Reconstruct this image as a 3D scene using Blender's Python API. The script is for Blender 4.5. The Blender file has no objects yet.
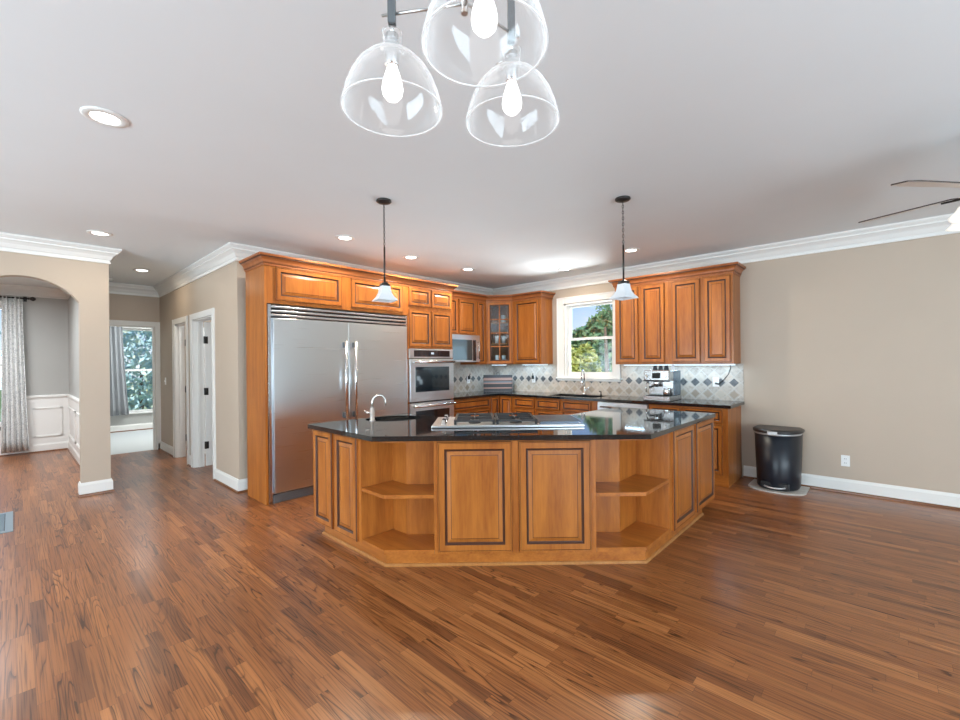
import bpy, bmesh, math, random
from mathutils import Vector, Matrix
random.seed(7)
PI = math.pi
S = bpy.context.scene
COL = S.collection

# ------------------------------------------------------------------ camera, world, light, exposure
cam_data = bpy.data.cameras.new('camera')
cam = bpy.data.objects.new('camera', cam_data); COL.objects.link(cam)
cam_data.sensor_width = 36.0
cam_data.lens = 36.0 * 434.352 / 960.0
cam_data.shift_y = 2.876 / 960.0
cam_data.clip_start = 0.05
cam.location = (0, 0, 1.411)
cam.rotation_euler = (Matrix.Rotation(math.radians(42.938), 3, 'Z') @ Matrix.Rotation(PI/2, 3, 'X')
                      @ Matrix.Rotation(math.radians(-0.583), 3, 'Z')).to_euler()
S.camera = cam
S.view_settings.view_transform = 'Standard'
S.view_settings.look = 'None'
S.view_settings.exposure = 0.27
S.view_settings.gamma = 1.0
S.view_settings.use_curve_mapping = False

world = bpy.data.worlds.new('world'); S.world = world
world.use_nodes = True
wn, wl = world.node_tree.nodes, world.node_tree.links
wn.clear()
w_out = wn.new('ShaderNodeOutputWorld'); w_bg = wn.new('ShaderNodeBackground')
w_tc = wn.new('ShaderNodeTexCoord'); w_sep = wn.new('ShaderNodeSeparateXYZ'); w_rmp = wn.new('ShaderNodeValToRGB')
wl.new(w_tc.outputs['Generated'], w_sep.inputs[0]); wl.new(w_sep.outputs['Z'], w_rmp.inputs[0])
w_rmp.color_ramp.elements[0].position = 0.0; w_rmp.color_ramp.elements[0].color = (0.80, 0.88, 0.95, 1)
w_rmp.color_ramp.elements[1].position = 0.22; w_rmp.color_ramp.elements[1].color = (0.16, 0.40, 0.90, 1)
wl.new(w_rmp.outputs[0], w_bg.inputs[0]); w_bg.inputs[1].default_value = 1.1
wl.new(w_bg.outputs[0], w_out.inputs[0])

def area(name, loc, rot, sx, sy, power, color=(1, 1, 1), spread=180):
    d = bpy.data.lights.new(name, 'AREA'); d.shape = 'RECTANGLE'; d.size = sx; d.size_y = sy
    d.energy = power; d.color = color; d.spread = math.radians(spread)
    o = bpy.data.objects.new(name, d); COL.objects.link(o); o.location = loc; o.rotation_euler = rot
    return o
def aim(src, dst):
    return (Vector(dst) - Vector(src)).to_track_quat('-Z', 'Y').to_euler()

sd = bpy.data.lights.new('sun', 'SUN'); sd.energy = 3.8; sd.angle = 0.01; sd.color = (1, 0.94, 0.82)
so = bpy.data.objects.new('sun', sd); COL.objects.link(so); so.rotation_euler = aim((0, 0, 0), (-0.45, 0.6, -0.75))
# unseen area lamps added behind and right of the camera as window-like fill
area('back_fill_lamp', (-2.4, -4.3, 1.45), aim((-2.4, -4.3, 1.45), (-2.6, 4, 7.5)), 5.5, 2.1, 450, (0.765, 0.955, 1.09))
area('side_fill_lamp', (3.9, 1.2, 1.45), aim((3.9, 1.2, 1.45), (-4, 2.4, 7.0)), 5.0, 2.1, 350, (0.765, 0.955, 1.09))
# unseen lamp added outside below the kitchen window, standing in for ground-bounced daylight
area('ground_bounce_lamp', (-3.20, 8.2, 0.72), aim((-3.2, 8.2, 0.72), (-3.5, 1.5, 3.6)), 1.8, 0.6, 330, (0.95, 0.98, 1.0))
# unseen fill lamps added to brighten the side rooms
area('dining_room_fill', (-8.3, -0.9, 2.6), (0, 0, 0), 1.6, 1.6, 95, (0.90, 0.96, 1.0))
area('bedroom_fill', (-10.6, 2.4, 2.6), (0, 0, 0), 1.6, 1.6, 75, (0.92, 0.99, 1))
area('bath_fill', (-7.6, 2.9, 2.6), (0, 0, 0), 1.0, 1.0, 40, (0.92, 0.97, 1.0))

# ------------------------------------------------------------------ materials
def mat(name):
    m = bpy.data.materials.new(name); m.use_nodes = True
    return m, m.node_tree.nodes, m.node_tree.links, m.node_tree.nodes['Principled BSDF']
def plain(name, col, rough=0.5, metal=0.0, emit=None, es=0.0, spec=0.5, coat=0.0):
    m, n, l, b = mat(name)
    b.inputs['Base Color'].default_value = (*col, 1); b.inputs['Roughness'].default_value = rough
    b.inputs['Metallic'].default_value = metal; b.inputs['Specular IOR Level'].default_value = spec
    b.inputs['Coat Weight'].default_value = coat
    if emit: b.inputs['Emission Color'].default_value = (*emit, 1); b.inputs['Emission Strength'].default_value = es
    return m
def N(n, t, **k):
    x = n.new(t)
    for a, v in k.items(): setattr(x, a, v)
    return x
def math_(n, l, op, a, b=None, c=None):
    x = n.new('ShaderNodeMath'); x.operation = op
    for i, v in enumerate((a, b, c)):
        if v is None: continue
        if isinstance(v, (int, float)): x.inputs[i].default_value = v
        else: l.new(v, x.inputs[i])
    return x.outputs[0]
def mixc(n, l, f, a, b, mode='MIX'):
    x = n.new('ShaderNodeMix'); x.data_type = 'RGBA'; x.blend_type = mode
    for i, v in ((0, f), (6, a), (7, b)):
        if isinstance(v, (int, float)): x.inputs[i].default_value = v
        elif isinstance(v, tuple): x.inputs[i].default_value = (*v, 1)
        else: l.new(v, x.inputs[i])
    return x.outputs[2]
def ramp(n, l, f, stops):
    r = n.new('ShaderNodeValToRGB'); l.new(f, r.inputs[0]); e = r.color_ramp.elements
    while len(e) < len(stops): e.new(0.5)
    for i, (p, c) in enumerate(stops): e[i].position = p; e[i].color = (*c, 1)
    return r.outputs[0]

def wood(name, axis, c0, c1, rough=0.32):
    m, n, l, b = mat(name)
    tc = N(n, 'ShaderNodeTexCoord'); mp = N(n, 'ShaderNodeMapping'); l.new(tc.outputs['Object'], mp.inputs[0])
    sc = [9, 9, 9]; sc['xyz'.index(axis)] = 0.9
    mp.inputs['Scale'].default_value = sc
    oi = N(n, 'ShaderNodeObjectInfo'); va = N(n, 'ShaderNodeVectorMath', operation='ADD')
    l.new(mp.outputs[0], va.inputs[0]); ml = math_(n, l, 'MULTIPLY', oi.outputs['Random'], 31.0); l.new(ml, va.inputs[1])
    n1 = N(n, 'ShaderNodeTexNoise'); n1.inputs['Scale'].default_value = 1.4; n1.inputs['Detail'].default_value = 5
    n2 = N(n, 'ShaderNodeTexNoise'); n2.inputs['Scale'].default_value = 9; n2.inputs['Detail'].default_value = 4
    l.new(va.outputs[0], n1.inputs[0]); l.new(va.outputs[0], n2.inputs[0])
    f = math_(n, l, 'ADD', math_(n, l, 'MULTIPLY', n1.outputs[0], 0.65), math_(n, l, 'MULTIPLY', n2.outputs[0], 0.35))
    c = ramp(n, l, f, [(0.30, c0), (0.72, c1)])
    v = math_(n, l, 'ADD', math_(n, l, 'MULTIPLY', oi.outputs['Random'], 0.22), 0.89)
    c = mixc(n, l, 1.0, c, v, 'MULTIPLY')
    l.new(c, b.inputs['Base Color']); b.inputs['Roughness'].default_value = rough
    b.inputs['Coat Weight'].default_value = 0.12; b.inputs['Coat Roughness'].default_value = 0.12; b.inputs['Specular IOR Level'].default_value = 0.35
    return m
W0, W1 = (0.262, 0.072, 0.013), (0.500, 0.172, 0.030)
M = {}
M['wood'] = wood('cherry_stained_maple', 'z', W0, W1)
M['wood_x'] = wood('cherry_stained_maple_horizontal', 'x', W0, W1)
M['wood_y'] = wood('cherry_stained_maple_lengthwise', 'y', W0, W1)
M['wood_in'] = wood('maple_cabinet_interior', 'z', (0.33, 0.125, 0.030), (0.50, 0.22, 0.06))
M['glaze'] = plain('dark_glaze', (0.055, 0.016, 0.006), 0.4)
M['crown_wood'] = wood('cherry_crown', 'y', (0.235, 0.068, 0.020), (0.40, 0.135, 0.042))
M['white'] = plain('white_trim_paint', (0.80, 0.785, 0.755), 0.35)
M['white_plastic'] = plain('white_plastic', (0.85, 0.85, 0.84), 0.3)
M['chrome'] = plain('chrome', (0.8, 0.8, 0.8), 0.12, 1.0)
M['nickel'] = plain('brushed_nickel', (0.62, 0.61, 0.59), 0.28, 1.0)
M['stem_grey'] = plain('grey_metal_stem', (0.16, 0.175, 0.185), 0.35, 0.6)
M['bronze'] = plain('oil_rubbed_bronze', (0.045, 0.04, 0.038), 0.4, 0.6)
M['black'] = plain('black_enamel', (0.012, 0.012, 0.013), 0.3)
M['black_iron'] = plain('cast_iron', (0.02, 0.02, 0.022), 0.55)
M['black_glass'] = plain('oven_black_glass', (0.006, 0.012, 0.018), 0.05, spec=1.0)
M['bin'] = plain('navy_black_bin_plastic', (0.010, 0.014, 0.022), 0.35)
M['binlid'] = plain('bin_lid_plastic', (0.028, 0.024, 0.024), 0.4)
M['shoe'] = wood('stained_oak_shoe', 'x', (0.12, 0.045, 0.017), (0.25, 0.095, 0.035))
M['silver'] = plain('silver_plastic', (0.55, 0.56, 0.57), 0.35, 0.5)
M['lens'] = plain('lit_lens', (1, 1, 1), 0.4, emit=(1, 0.97, 0.92), es=9.0)
M['bulb'] = plain('lit_bulb', (1, 1, 1), 0.3, emit=(1, 0.98, 0.95), es=2.2)
M['kick'] = plain('grey_kick_plate', (0.17, 0.18, 0.19), 0.4, 0.4)
M['mount'] = plain('dark_handle_mount', (0.10, 0.10, 0.105), 0.4, 0.5)
M['led'] = plain('led_strip_lens', (1, 1, 1), 0.4, emit=(0.62, 0.85, 1.0), es=2.5)
M['frost'] = plain('frosted_white_glass', (0.72, 0.76, 0.80), 0.3, emit=(0.92, 0.97, 1.0), es=0.05)
M['frost_warm'] = plain('lit_alabaster_glass', (0.9, 0.88, 0.84), 0.3, emit=(1.0, 0.93, 0.82), es=0.42)
M['blade_dark'] = plain('fan_blade_edge', (0.06, 0.045, 0.04), 0.5)
M['blade'] = plain('fan_blade_face', (0.80, 0.78, 0.74), 0.4)
M['carpet'] = plain('grey_carpet', (0.52, 0.53, 0.53), 0.95)
M['grey_door'] = plain('panel_white_paint', (0.80, 0.79, 0.77), 0.35)
M['ceil_hall'] = None

def noisy(name, c0, c1, scale, rough=0.8, bump=0.0, detail=3):
    m, n, l, b = mat(name)
    tc = N(n, 'ShaderNodeTexCoord'); t = N(n, 'ShaderNodeTexNoise'); t.inputs['Scale'].default_value = scale; t.inputs['Detail'].default_value = detail
    l.new(tc.outputs['Object'], t.inputs[0])
    l.new(ramp(n, l, t.outputs[0], [(0.3, c0), (0.7, c1)]), b.inputs['Base Color']); b.inputs['Roughness'].default_value = rough
    if bump:
        bp = N(n, 'ShaderNodeBump'); bp.inputs['Strength'].default_value = bump; bp.inputs['Distance'].default_value = 0.01
        l.new(t.outputs[0], bp.inputs['Height']); l.new(bp.outputs[0], b.inputs['Normal'])
    return m
M['wall'] = noisy('greige_wall_paint', (0.492, 0.400, 0.316), (0.505, 0.411, 0.326), 3, 0.55)
M['wall_grey'] = noisy('grey_wall_paint', (0.43, 0.425, 0.405), (0.445, 0.44, 0.42), 3, 0.6)
M['ceiling'] = noisy('ceiling_paint', (0.785, 0.815, 0.83), (0.80, 0.83, 0.845), 2, 0.7)
M['bark'] = noisy('bark', (0.10, 0.07, 0.045), (0.2, 0.15, 0.1), 20)
M['grass'] = noisy('lawn', (0.10, 0.17, 0.04), (0.2, 0.27, 0.08), 6)

def leafmat(name, a, b_, c):
    m, n, l, b = mat(name)
    tc = N(n, 'ShaderNodeTexCoord'); t = N(n, 'ShaderNodeTexNoise'); t.inputs['Scale'].default_value = 5; t.inputs['Detail'].default_value = 6
    l.new(tc.outputs['Object'], t.inputs[0])
    l.new(ramp(n, l, t.outputs[0], [(0.33, a), (0.5, b_), (0.68, c)]), b.inputs['Base Color'])
    b.inputs['Roughness'].default_value = 0.5; b.inputs['Subsurface Weight'].default_value = 0.0
    return m
M['leaf'] = leafmat('shrub_leaves', (0.12, 0.18, 0.03), (0.40, 0.44, 0.09), (0.80, 0.74, 0.28))
M['leaf_dark'] = leafmat('tree_leaves', (0.04, 0.11, 0.05), (0.10, 0.22, 0.09), (0.26, 0.38, 0.17))
M['leaf_blue'] = leafmat('bluish_tree_leaves', (0.20, 0.42, 0.46), (0.50, 0.72, 0.76), (0.80, 0.80, 0.55))

def glass_thin(name, tint=(1, 1, 1), refl=1.0, rough=0.0, base=0.0, haze=0.0):
    m = bpy.data.materials.new(name); m.use_nodes = True
    n, l = m.node_tree.nodes, m.node_tree.links; n.clear()
    o = n.new('ShaderNodeOutputMaterial'); mx = n.new('ShaderNodeMixShader'); tr = n.new('ShaderNodeBsdfTransparent'); g = n.new('ShaderNodeBsdfGlossy')
    tr.inputs[0].default_value = (*tint, 1); g.inputs['Roughness'].default_value = rough; g.inputs['Color'].default_value = (1, 1, 1, 1)
    lw = n.new('ShaderNodeLayerWeight'); lw.inputs[0].default_value = 0.5
    f = math_(n, l, 'ADD', math_(n, l, 'MULTIPLY', math_(n, l, 'POWER', lw.outputs['Facing'], 4.0), 0.6*refl), 0.04+base)
    f = math_(n, l, 'MINIMUM', f, 1.0)
    l.new(f, mx.inputs[0]); l.new(tr.outputs[0], mx.inputs[1]); l.new(g.outputs[0], mx.inputs[2])
    if haze:  # white veil mixed into the glass, stronger at the edges, for a lit look
        df = n.new('ShaderNodeBsdfTranslucent'); df.inputs[0].default_value = (1, 1, 1, 1); d2 = n.new('ShaderNodeBsdfDiffuse'); d2.inputs[0].default_value = (1, 1, 1, 1)
        ad = n.new('ShaderNodeMixShader'); l.new(df.outputs[0], ad.inputs[1]); l.new(d2.outputs[0], ad.inputs[2])
        m2 = n.new('ShaderNodeMixShader'); l.new(math_(n, l, 'ADD', math_(n, l, 'MULTIPLY', math_(n, l, 'POWER', lw.outputs['Facing'], 3.0), 0.6), haze), m2.inputs[0])
        l.new(mx.outputs[0], m2.inputs[1]); l.new(ad.outputs[0], m2.inputs[2]); l.new(m2.outputs[0], o.inputs[0])
    else: l.new(mx.outputs[0], o.inputs[0])
    return m
M['glass'] = glass_thin('clear_shade_glass', (0.99, 0.99, 0.99), 1.0, 0.06, -0.02, 0.03)
M['glass_rim'] = glass_thin('bright_glass_rim', (1, 1, 1), 1.0, 0.05, 0.1, 0.6)  # extra white mixed in, so the rim carries a painted bright edge
M['pane'] = glass_thin('window_pane_glass', (0.96, 0.98, 0.98), 0.6, 0.0)
M['cab_glass'] = glass_thin('cabinet_pane_glass', (0.85, 0.9, 0.93), 1.4, 0.03, 0.06)

def steel(name, axis, rough=0.3, col=(0.66, 0.69, 0.71)):
    m, n, l, b = mat(name)
    tc = N(n, 'ShaderNodeTexCoord'); mp = N(n, 'ShaderNodeMapping'); l.new(tc.outputs['Object'], mp.inputs[0])
    sc = [220, 220, 220]; sc['xyz'.index(axis)] = 1.5; mp.inputs['Scale'].default_value = sc
    t = N(n, 'ShaderNodeTexNoise'); t.inputs['Scale'].default_value = 1.0; t.inputs['Detail'].default_value = 2; l.new(mp.outputs[0], t.inputs[0])
    b.inputs['Base Color'].default_value = (*col, 1); b.inputs['Metallic'].default_value = 1.0
    r = math_(n, l, 'ADD', math_(n, l, 'MULTIPLY', t.outputs[0], 0.12), rough - 0.06); l.new(r, b.inputs['Roughness'])
    bp = N(n, 'ShaderNodeBump'); bp.inputs['Strength'].default_value = 0.04; bp.inputs['Distance'].default_value = 0.002
    l.new(t.outputs[0], bp.inputs['Height']); l.new(bp.outputs[0], b.inputs['Normal'])
    return m
M['steel'] = steel('brushed_stainless', 'y', 0.30)
M['steel_x'] = steel('brushed_stainless_wide', 'x', 0.30)
M['steel_machine'] = plain('espresso_machine_steel', (0.50, 0.50, 0.50), 0.25, 1.0)
M['steel_smooth'] = plain('polished_stainless', (0.66, 0.66, 0.67), 0.2, 1.0)
M['steel_dark'] = plain('dark_grille_slot', (0.03, 0.03, 0.032), 0.4, 0.5)

def granite():
    m, n, l, b = mat('black_granite')
    tc = N(n, 'ShaderNodeTexCoord'); t = N(n, 'ShaderNodeTexNoise'); t.inputs['Scale'].default_value = 140; t.inputs['Detail'].default_value = 3
    l.new(tc.outputs['Object'], t.inputs[0])
    l.new(ramp(n, l, t.outputs[0], [(0.55, (0.006, 0.007, 0.008)), (0.64, (0.02, 0.026, 0.03)), (0.78, (0.10, 0.12, 0.13))]), b.inputs['Base Color'])
    b.inputs['Roughness'].default_value = 0.05; b.inputs['Specular IOR Level'].default_value = 0.9
    return m
M['granite'] = granite()

def floor_mat():
    m, n, l, b = mat('red_oak_strip_floor')
    tc = N(n, 'ShaderNodeTexCoord'); sp = N(n, 'ShaderNodeSeparateXYZ'); l.new(tc.outputs['Object'], sp.inputs[0])
    X, Y = sp.outputs[0], sp.outputs[1]
    wv = 0.0575
    yy = math_(n, l, 'DIVIDE', Y, wv); row = math_(n, l, 'FLOOR', yy); fy = math_(n, l, 'FRACT', yy)
    wr = N(n, 'ShaderNodeTexWhiteNoise', noise_dimensions='1D'); l.new(row, wr.inputs['W'])
    off = math_(n, l, 'MULTIPLY', wr.outputs[0], 9.7)
    xx = math_(n, l, 'DIVIDE', math_(n, l, 'ADD', X, off), 0.58); seg = math_(n, l, 'FLOOR', xx); fx = math_(n, l, 'FRACT', xx)
    cv = N(n, 'ShaderNodeCombineXYZ'); l.new(row, cv.inputs[0]); l.new(seg, cv.inputs[1])
    wb = N(n, 'ShaderNodeTexWhiteNoise', noise_dimensions='2D'); l.new(cv.outputs[0], wb.inputs['Vector'])
    rnd = wb.outputs[0]
    # grain coordinates
    g = N(n, 'ShaderNodeCombineXYZ')
    l.new(math_(n, l, 'ADD', math_(n, l, 'MULTIPLY', X, 0.85), math_(n, l, 'MULTIPLY', rnd, 63.0)), g.inputs[0])
    l.new(math_(n, l, 'MULTIPLY', Y, 11.5), g.inputs[1]); l.new(math_(n, l, 'MULTIPLY', rnd, 17.0), g.inputs[2])
    t = N(n, 'ShaderNodeTexNoise'); t.inputs['Scale'].default_value = 1.0; t.inputs['Detail'].default_value = 1.6; t.inputs['Roughness'].default_value = 0.4
    l.new(g.outputs[0], t.inputs[0])
    rings = math_(n, l, 'FRACT', math_(n, l, 'MULTIPLY', t.outputs[0], 15.0))
    # fine pores
    g2 = N(n, 'ShaderNodeCombineXYZ'); l.new(math_(n, l, 'MULTIPLY', X, 2.6), g2.inputs[0]); l.new(math_(n, l, 'MULTIPLY', Y, 150.0), g2.inputs[1]); l.new(math_(n, l, 'MULTIPLY', rnd, 9.0), g2.inputs[2])
    t2 = N(n, 'ShaderNodeTexNoise'); t2.inputs['Scale'].default_value = 1.0; t2.inputs['Detail'].default_value = 3; l.new(g2.outputs[0], t2.inputs[0])
    t3 = N(n, 'ShaderNodeTexNoise'); t3.inputs['Scale'].default_value = 0.8; l.new(g.outputs[0], t3.inputs[0])
    base = ramp(n, l, rnd, [(0.0, (0.170, 0.058, 0.020)), (0.15, (0.250, 0.085, 0.026)), (0.8, (0.315, 0.114, 0.035)), (1.0, (0.400, 0.155, 0.050))])
    line = ramp(n, l, rings, [(0.0, (0.24, 0.20, 0.18)), (0.09, (0.34, 0.30, 0.28)), (0.20, (0.90, 0.88, 0.87)), (0.75, (1.14, 1.14, 1.14)), (1.0, (0.85, 0.85, 0.85))])
    wc = N(n, 'ShaderNodeSeparateColor'); l.new(wb.outputs['Color'], wc.inputs[0])
    amt = ramp(n, l, math_(n, l, 'ADD', math_(n, l, 'MULTIPLY', t3.outputs[0], 0.5), math_(n, l, 'MULTIPLY', wc.outputs[1], 0.5)), [(0.42, (0.10, 0.10, 0.10)), (0.66, (1, 1, 1))])
    c = mixc(n, l, amt, base, mixc(n, l, 1.0, base, line, 'MULTIPLY'))
    pores = ramp(n, l, t2.outputs[0], [(0.36, (0.30, 0.25, 0.24)), (0.49, (0.95, 0.95, 0.95)), (0.75, (1.25, 1.22, 1.2))])
    c = mixc(n, l, 0.7, c, pores, 'MULTIPLY')
    ey = math_(n, l, 'MINIMUM', fy, math_(n, l, 'SUBTRACT', 1.0, fy)); gy = math_(n, l, 'LESS_THAN', ey, 0.014)
    ex = math_(n, l, 'MINIMUM', fx, math_(n, l, 'SUBTRACT', 1.0, fx)); gx = math_(n, l, 'LESS_THAN', ex, 0.0016)
    gap = math_(n, l, 'MAXIMUM', gy, gx)
    c = mixc(n, l, math_(n, l, 'MULTIPLY', gap, 0.55), c, (0.05, 0.018, 0.008))
    l.new(c, b.inputs['Base Color'])
    b.inputs['Roughness'].default_value = 0.33; b.inputs['Specular IOR Level'].default_value = 0.38
    b.inputs['Coat Weight'].default_value = 0.26; b.inputs['Coat Roughness'].default_value = 0.20
    bp = N(n, 'ShaderNodeBump'); bp.inputs['Strength'].default_value = 0.15; bp.inputs['Distance'].default_value = 0.002
    l.new(math_(n, l, 'SUBTRACT', t2.outputs[0], gap), bp.inputs['Height']); l.new(bp.outputs[0], b.inputs['Normal'])
    return m
M['floor'] = floor_mat()

def tile_mat(name, axis, phase):
    m, n, l, b = mat(name)
    tc = N(n, 'ShaderNodeTexCoord'); sp = N(n, 'ShaderNodeSeparateXYZ'); l.new(tc.outputs['Object'], sp.inputs[0])
    s = 0.1475
    a = math_(n, l, 'DIVIDE', math_(n, l, 'SUBTRACT', sp.outputs[axis], phase), s)
    z = math_(n, l, 'DIVIDE', math_(n, l, 'SUBTRACT', sp.outputs[2], 1.137), s)
    u = math_(n, l, 'ADD', a, z); v = math_(n, l, 'SUBTRACT', a, z)
    ur = math_(n, l, 'ROUND', u); vr = math_(n, l, 'ROUND', v)
    du = math_(n, l, 'ABSOLUTE', math_(n, l, 'SUBTRACT', u, ur)); dv = math_(n, l, 'ABSOLUTE', math_(n, l, 'SUBTRACT', v, vr))
    dm = math_(n, l, 'MAXIMUM', du, dv)
    grout = math_(n, l, 'GREATER_THAN', dm, 0.465)
    br = math_(n, l, 'MULTIPLY', math_(n, l, 'SUBTRACT', ur, vr), 0.5)
    small = math_(n, l, 'LESS_THAN', dm, 0.36)
    r1 = math_(n, l, 'MULTIPLY', math_(n, l, 'COMPARE', br, 0.0, 0.1), small)
    r2 = math_(n, l, 'MULTIPLY', math_(n, l, 'COMPARE', br, -1.0, 0.1), math_(n, l, 'LESS_THAN', dm, 0.34))
    cv = N(n, 'ShaderNodeCombineXYZ'); l.new(ur, cv.inputs[0]); l.new(vr, cv.inputs[1])
    wn_ = N(n, 'ShaderNodeTexWhiteNoise', noise_dimensions='2D'); l.new(cv.outputs[0], wn_.inputs['Vector'])
    nz = N(n, 'ShaderNodeTexNoise'); nz.inputs['Scale'].default_value = 28; nz.inputs['Detail'].default_value = 6; l.new(tc.outputs['Object'], nz.inputs[0])
    base = ramp(n, l, wn_.outputs[0], [(0, (0.42, 0.36, 0.31)), (0.6, (0.50, 0.44, 0.38)), (1, (0.56, 0.47, 0.39))])
    base = mixc(n, l, 0.7, base, ramp(n, l, nz.outputs[0], [(0.3, (0.62, 0.6, 0.58)), (0.5, (1, 1, 1)), (0.7, (1.12, 1.1, 1.08))]), 'MULTIPLY')
    slate = ramp(n, l, nz.outputs[0], [(0.3, (0.05, 0.06, 0.07)), (0.7, (0.14, 0.14, 0.145))])
    brown = ramp(n, l, wn_.outputs[0], [(0, (0.26, 0.19, 0.14)), (0.45, (0.40, 0.33, 0.26)), (1, (0.52, 0.46, 0.39))])
    c = mixc(n, l, r1, base, slate); c = mixc(n, l, r2, c, brown)
    c = mixc(n, l, grout, c, (0.52, 0.49, 0.45))
    l.new(c, b.inputs['Base Color']); b.inputs['Roughness'].default_value = 0.35
    bp = N(n, 'ShaderNodeBump'); bp.inputs['Strength'].default_value = 0.5; bp.inputs['Distance'].default_value = 0.003
    l.new(math_(n, l, 'SUBTRACT', 1.0, grout), bp.inputs['Height']); l.new(bp.outputs[0], b.inputs['Normal'])
    return m
M['tile_x'] = tile_mat('tumbled_stone_tile_window_wall', 0, -2.6700)
M['tile_y'] = tile_mat('tumbled_stone_tile_oven_wall', 1, 6.04)

def curtain_mat():
    m, n, l, b = mat('patterned_curtain_cloth')
    tc = N(n, 'ShaderNodeTexCoord'); v = N(n, 'ShaderNodeTexVoronoi'); v.inputs['Scale'].default_value = 22
    l.new(tc.outputs['Object'], v.inputs[0])
    l.new(ramp(n, l, v.outputs['Distance'], [(0.28, (0.86, 0.86, 0.85)), (0.42, (0.52, 0.53, 0.54)), (0.55, (0.80, 0.80, 0.79))]), b.inputs['Base Color'])
    b.inputs['Roughness'].default_value = 0.9
    return m
M['curtain_pat'] = curtain_mat()
M['curtain_grey'] = plain('grey_curtain_cloth', (0.36, 0.37, 0.39), 0.85)

# ------------------------------------------------------------------ mesh helpers
def new(): return bmesh.new()
def box(bm, lo, hi, bev=0.0, mi=0):
    xs, ys, zs = zip(lo, hi)
    vs = [bm.verts.new((x, y, z)) for x in xs for y in ys for z in zs]
    F = [(0, 1, 3, 2), (4, 6, 7, 5), (0, 4, 5, 1), (2, 3, 7, 6), (0, 2, 6, 4), (1, 5, 7, 3)]
    fs = [bm.faces.new([vs[i] for i in f]) for f in F]
    for f in fs: f.material_index = mi
    if bev > 0:
        es = list({e for f in fs for e in f.edges})
        r = bmesh.ops.bevel(bm, geom=es, offset=bev, segments=2, affect='EDGES', profile=0.5)
        for f in r['faces']: f.material_index = mi
    return fs
def oval(cx, cy, rx, ry, n=32, rot=0.0):
    return [(cx+rx*math.cos(2*PI*i/n)*math.cos(rot)-ry*math.sin(2*PI*i/n)*math.sin(rot), cy+rx*math.cos(2*PI*i/n)*math.sin(rot)+ry*math.sin(2*PI*i/n)*math.cos(rot)) for i in range(n)]
def ax3(axis, a, b, t):
    return {'x': (t, a, b), 'y': (a, t, b), 'z': (a, b, t)}[axis]
def prism(bm, pts, t0, t1, axis='z', holes=(), mi=0):
    loops = [pts] + list(holes); all_v0 = []; es = []
    for lp in loops:
        v = [bm.verts.new(ax3(axis, p[0], p[1], t0)) for p in lp]
        all_v0.append(v)
        for i in range(len(v)): es.append(bm.edges.new((v[i], v[(i+1) % len(v)])))
    r = bmesh.ops.triangle_fill(bm, use_beauty=True, use_dissolve=False, edges=es)
    f0 = [g for g in r['geom'] if isinstance(g, bmesh.types.BMFace)]
    vm = {}
    for v in {v for f in f0 for v in f.verts}:
        c = list(v.co); c['xyz'.index(axis)] = t1; vm[v] = bm.verts.new(c)
    for f in f0:
        f.material_index = mi
        g = bm.faces.new([vm[v] for v in reversed(f.verts)]); g.material_index = mi
    for lp in all_v0:
        for i in range(len(lp)):
            a, b_ = lp[i], lp[(i+1) % len(lp)]
            g = bm.faces.new((a, b_, vm[b_], vm[a])); g.material_index = mi
def lathe(bm, prof, c=(0, 0, 0), seg=24, mi=0, axis='z', closed=False, sx=1, sy=1):
    rings = []
    for r, h in prof:
        ring = []
        for i in range(seg):
            a = 2*PI*i/seg; p = (r*math.cos(a)*sx, r*math.sin(a)*sy)
            o = ax3(axis, p[0], p[1], h)
            ring.append(bm.verts.new((c[0]+o[0], c[1]+o[1], c[2]+o[2])))
        rings.append(ring)
    n = len(rings)
    for k in range(n if closed else n-1):
        A, B = rings[k], rings[(k+1) % n]
        for i in range(seg):
            f = bm.faces.new((A[i], A[(i+1) % seg], B[(i+1) % seg], B[i])); f.material_index = mi; f.smooth = True
    if not closed:
        for ring in (rings[0], rings[-1]):
            f = bm.faces.new(ring); f.material_index = mi
def tube(bm, pts, r, seg=10, mi=0, cap=True):
    pts = [Vector(p) for p in pts]; rings = []
    up = Vector((0, 0, 1)); prev = None
    rr = r if isinstance(r, (list, tuple)) else [r]*len(pts)
    for i, p in enumerate(pts):
        d = (pts[min(i+1, len(pts)-1)] - pts[max(i-1, 0)]).normalized()
        if prev is None:
            a = d.cross(up) if abs(d.dot(up)) < 0.95 else d.cross(Vector((1, 0, 0)))
        else: a = prev - d*prev.dot(d)
        a.normalize(); prev = a; b_ = d.cross(a)
        rings.append([bm.verts.new(p + (a*math.cos(2*PI*k/seg) + b_*math.sin(2*PI*k/seg))*rr[i]) for k in range(seg)])
    for k in range(len(rings)-1):
        for i in range(seg):
            f = bm.faces.new((rings[k][i], rings[k][(i+1) % seg], rings[k+1][(i+1) % seg], rings[k+1][i])); f.smooth = True; f.material_index = mi
    if cap:
        for ring in (rings[0], rings[-1]): bm.faces.new(ring).material_index = mi
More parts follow.
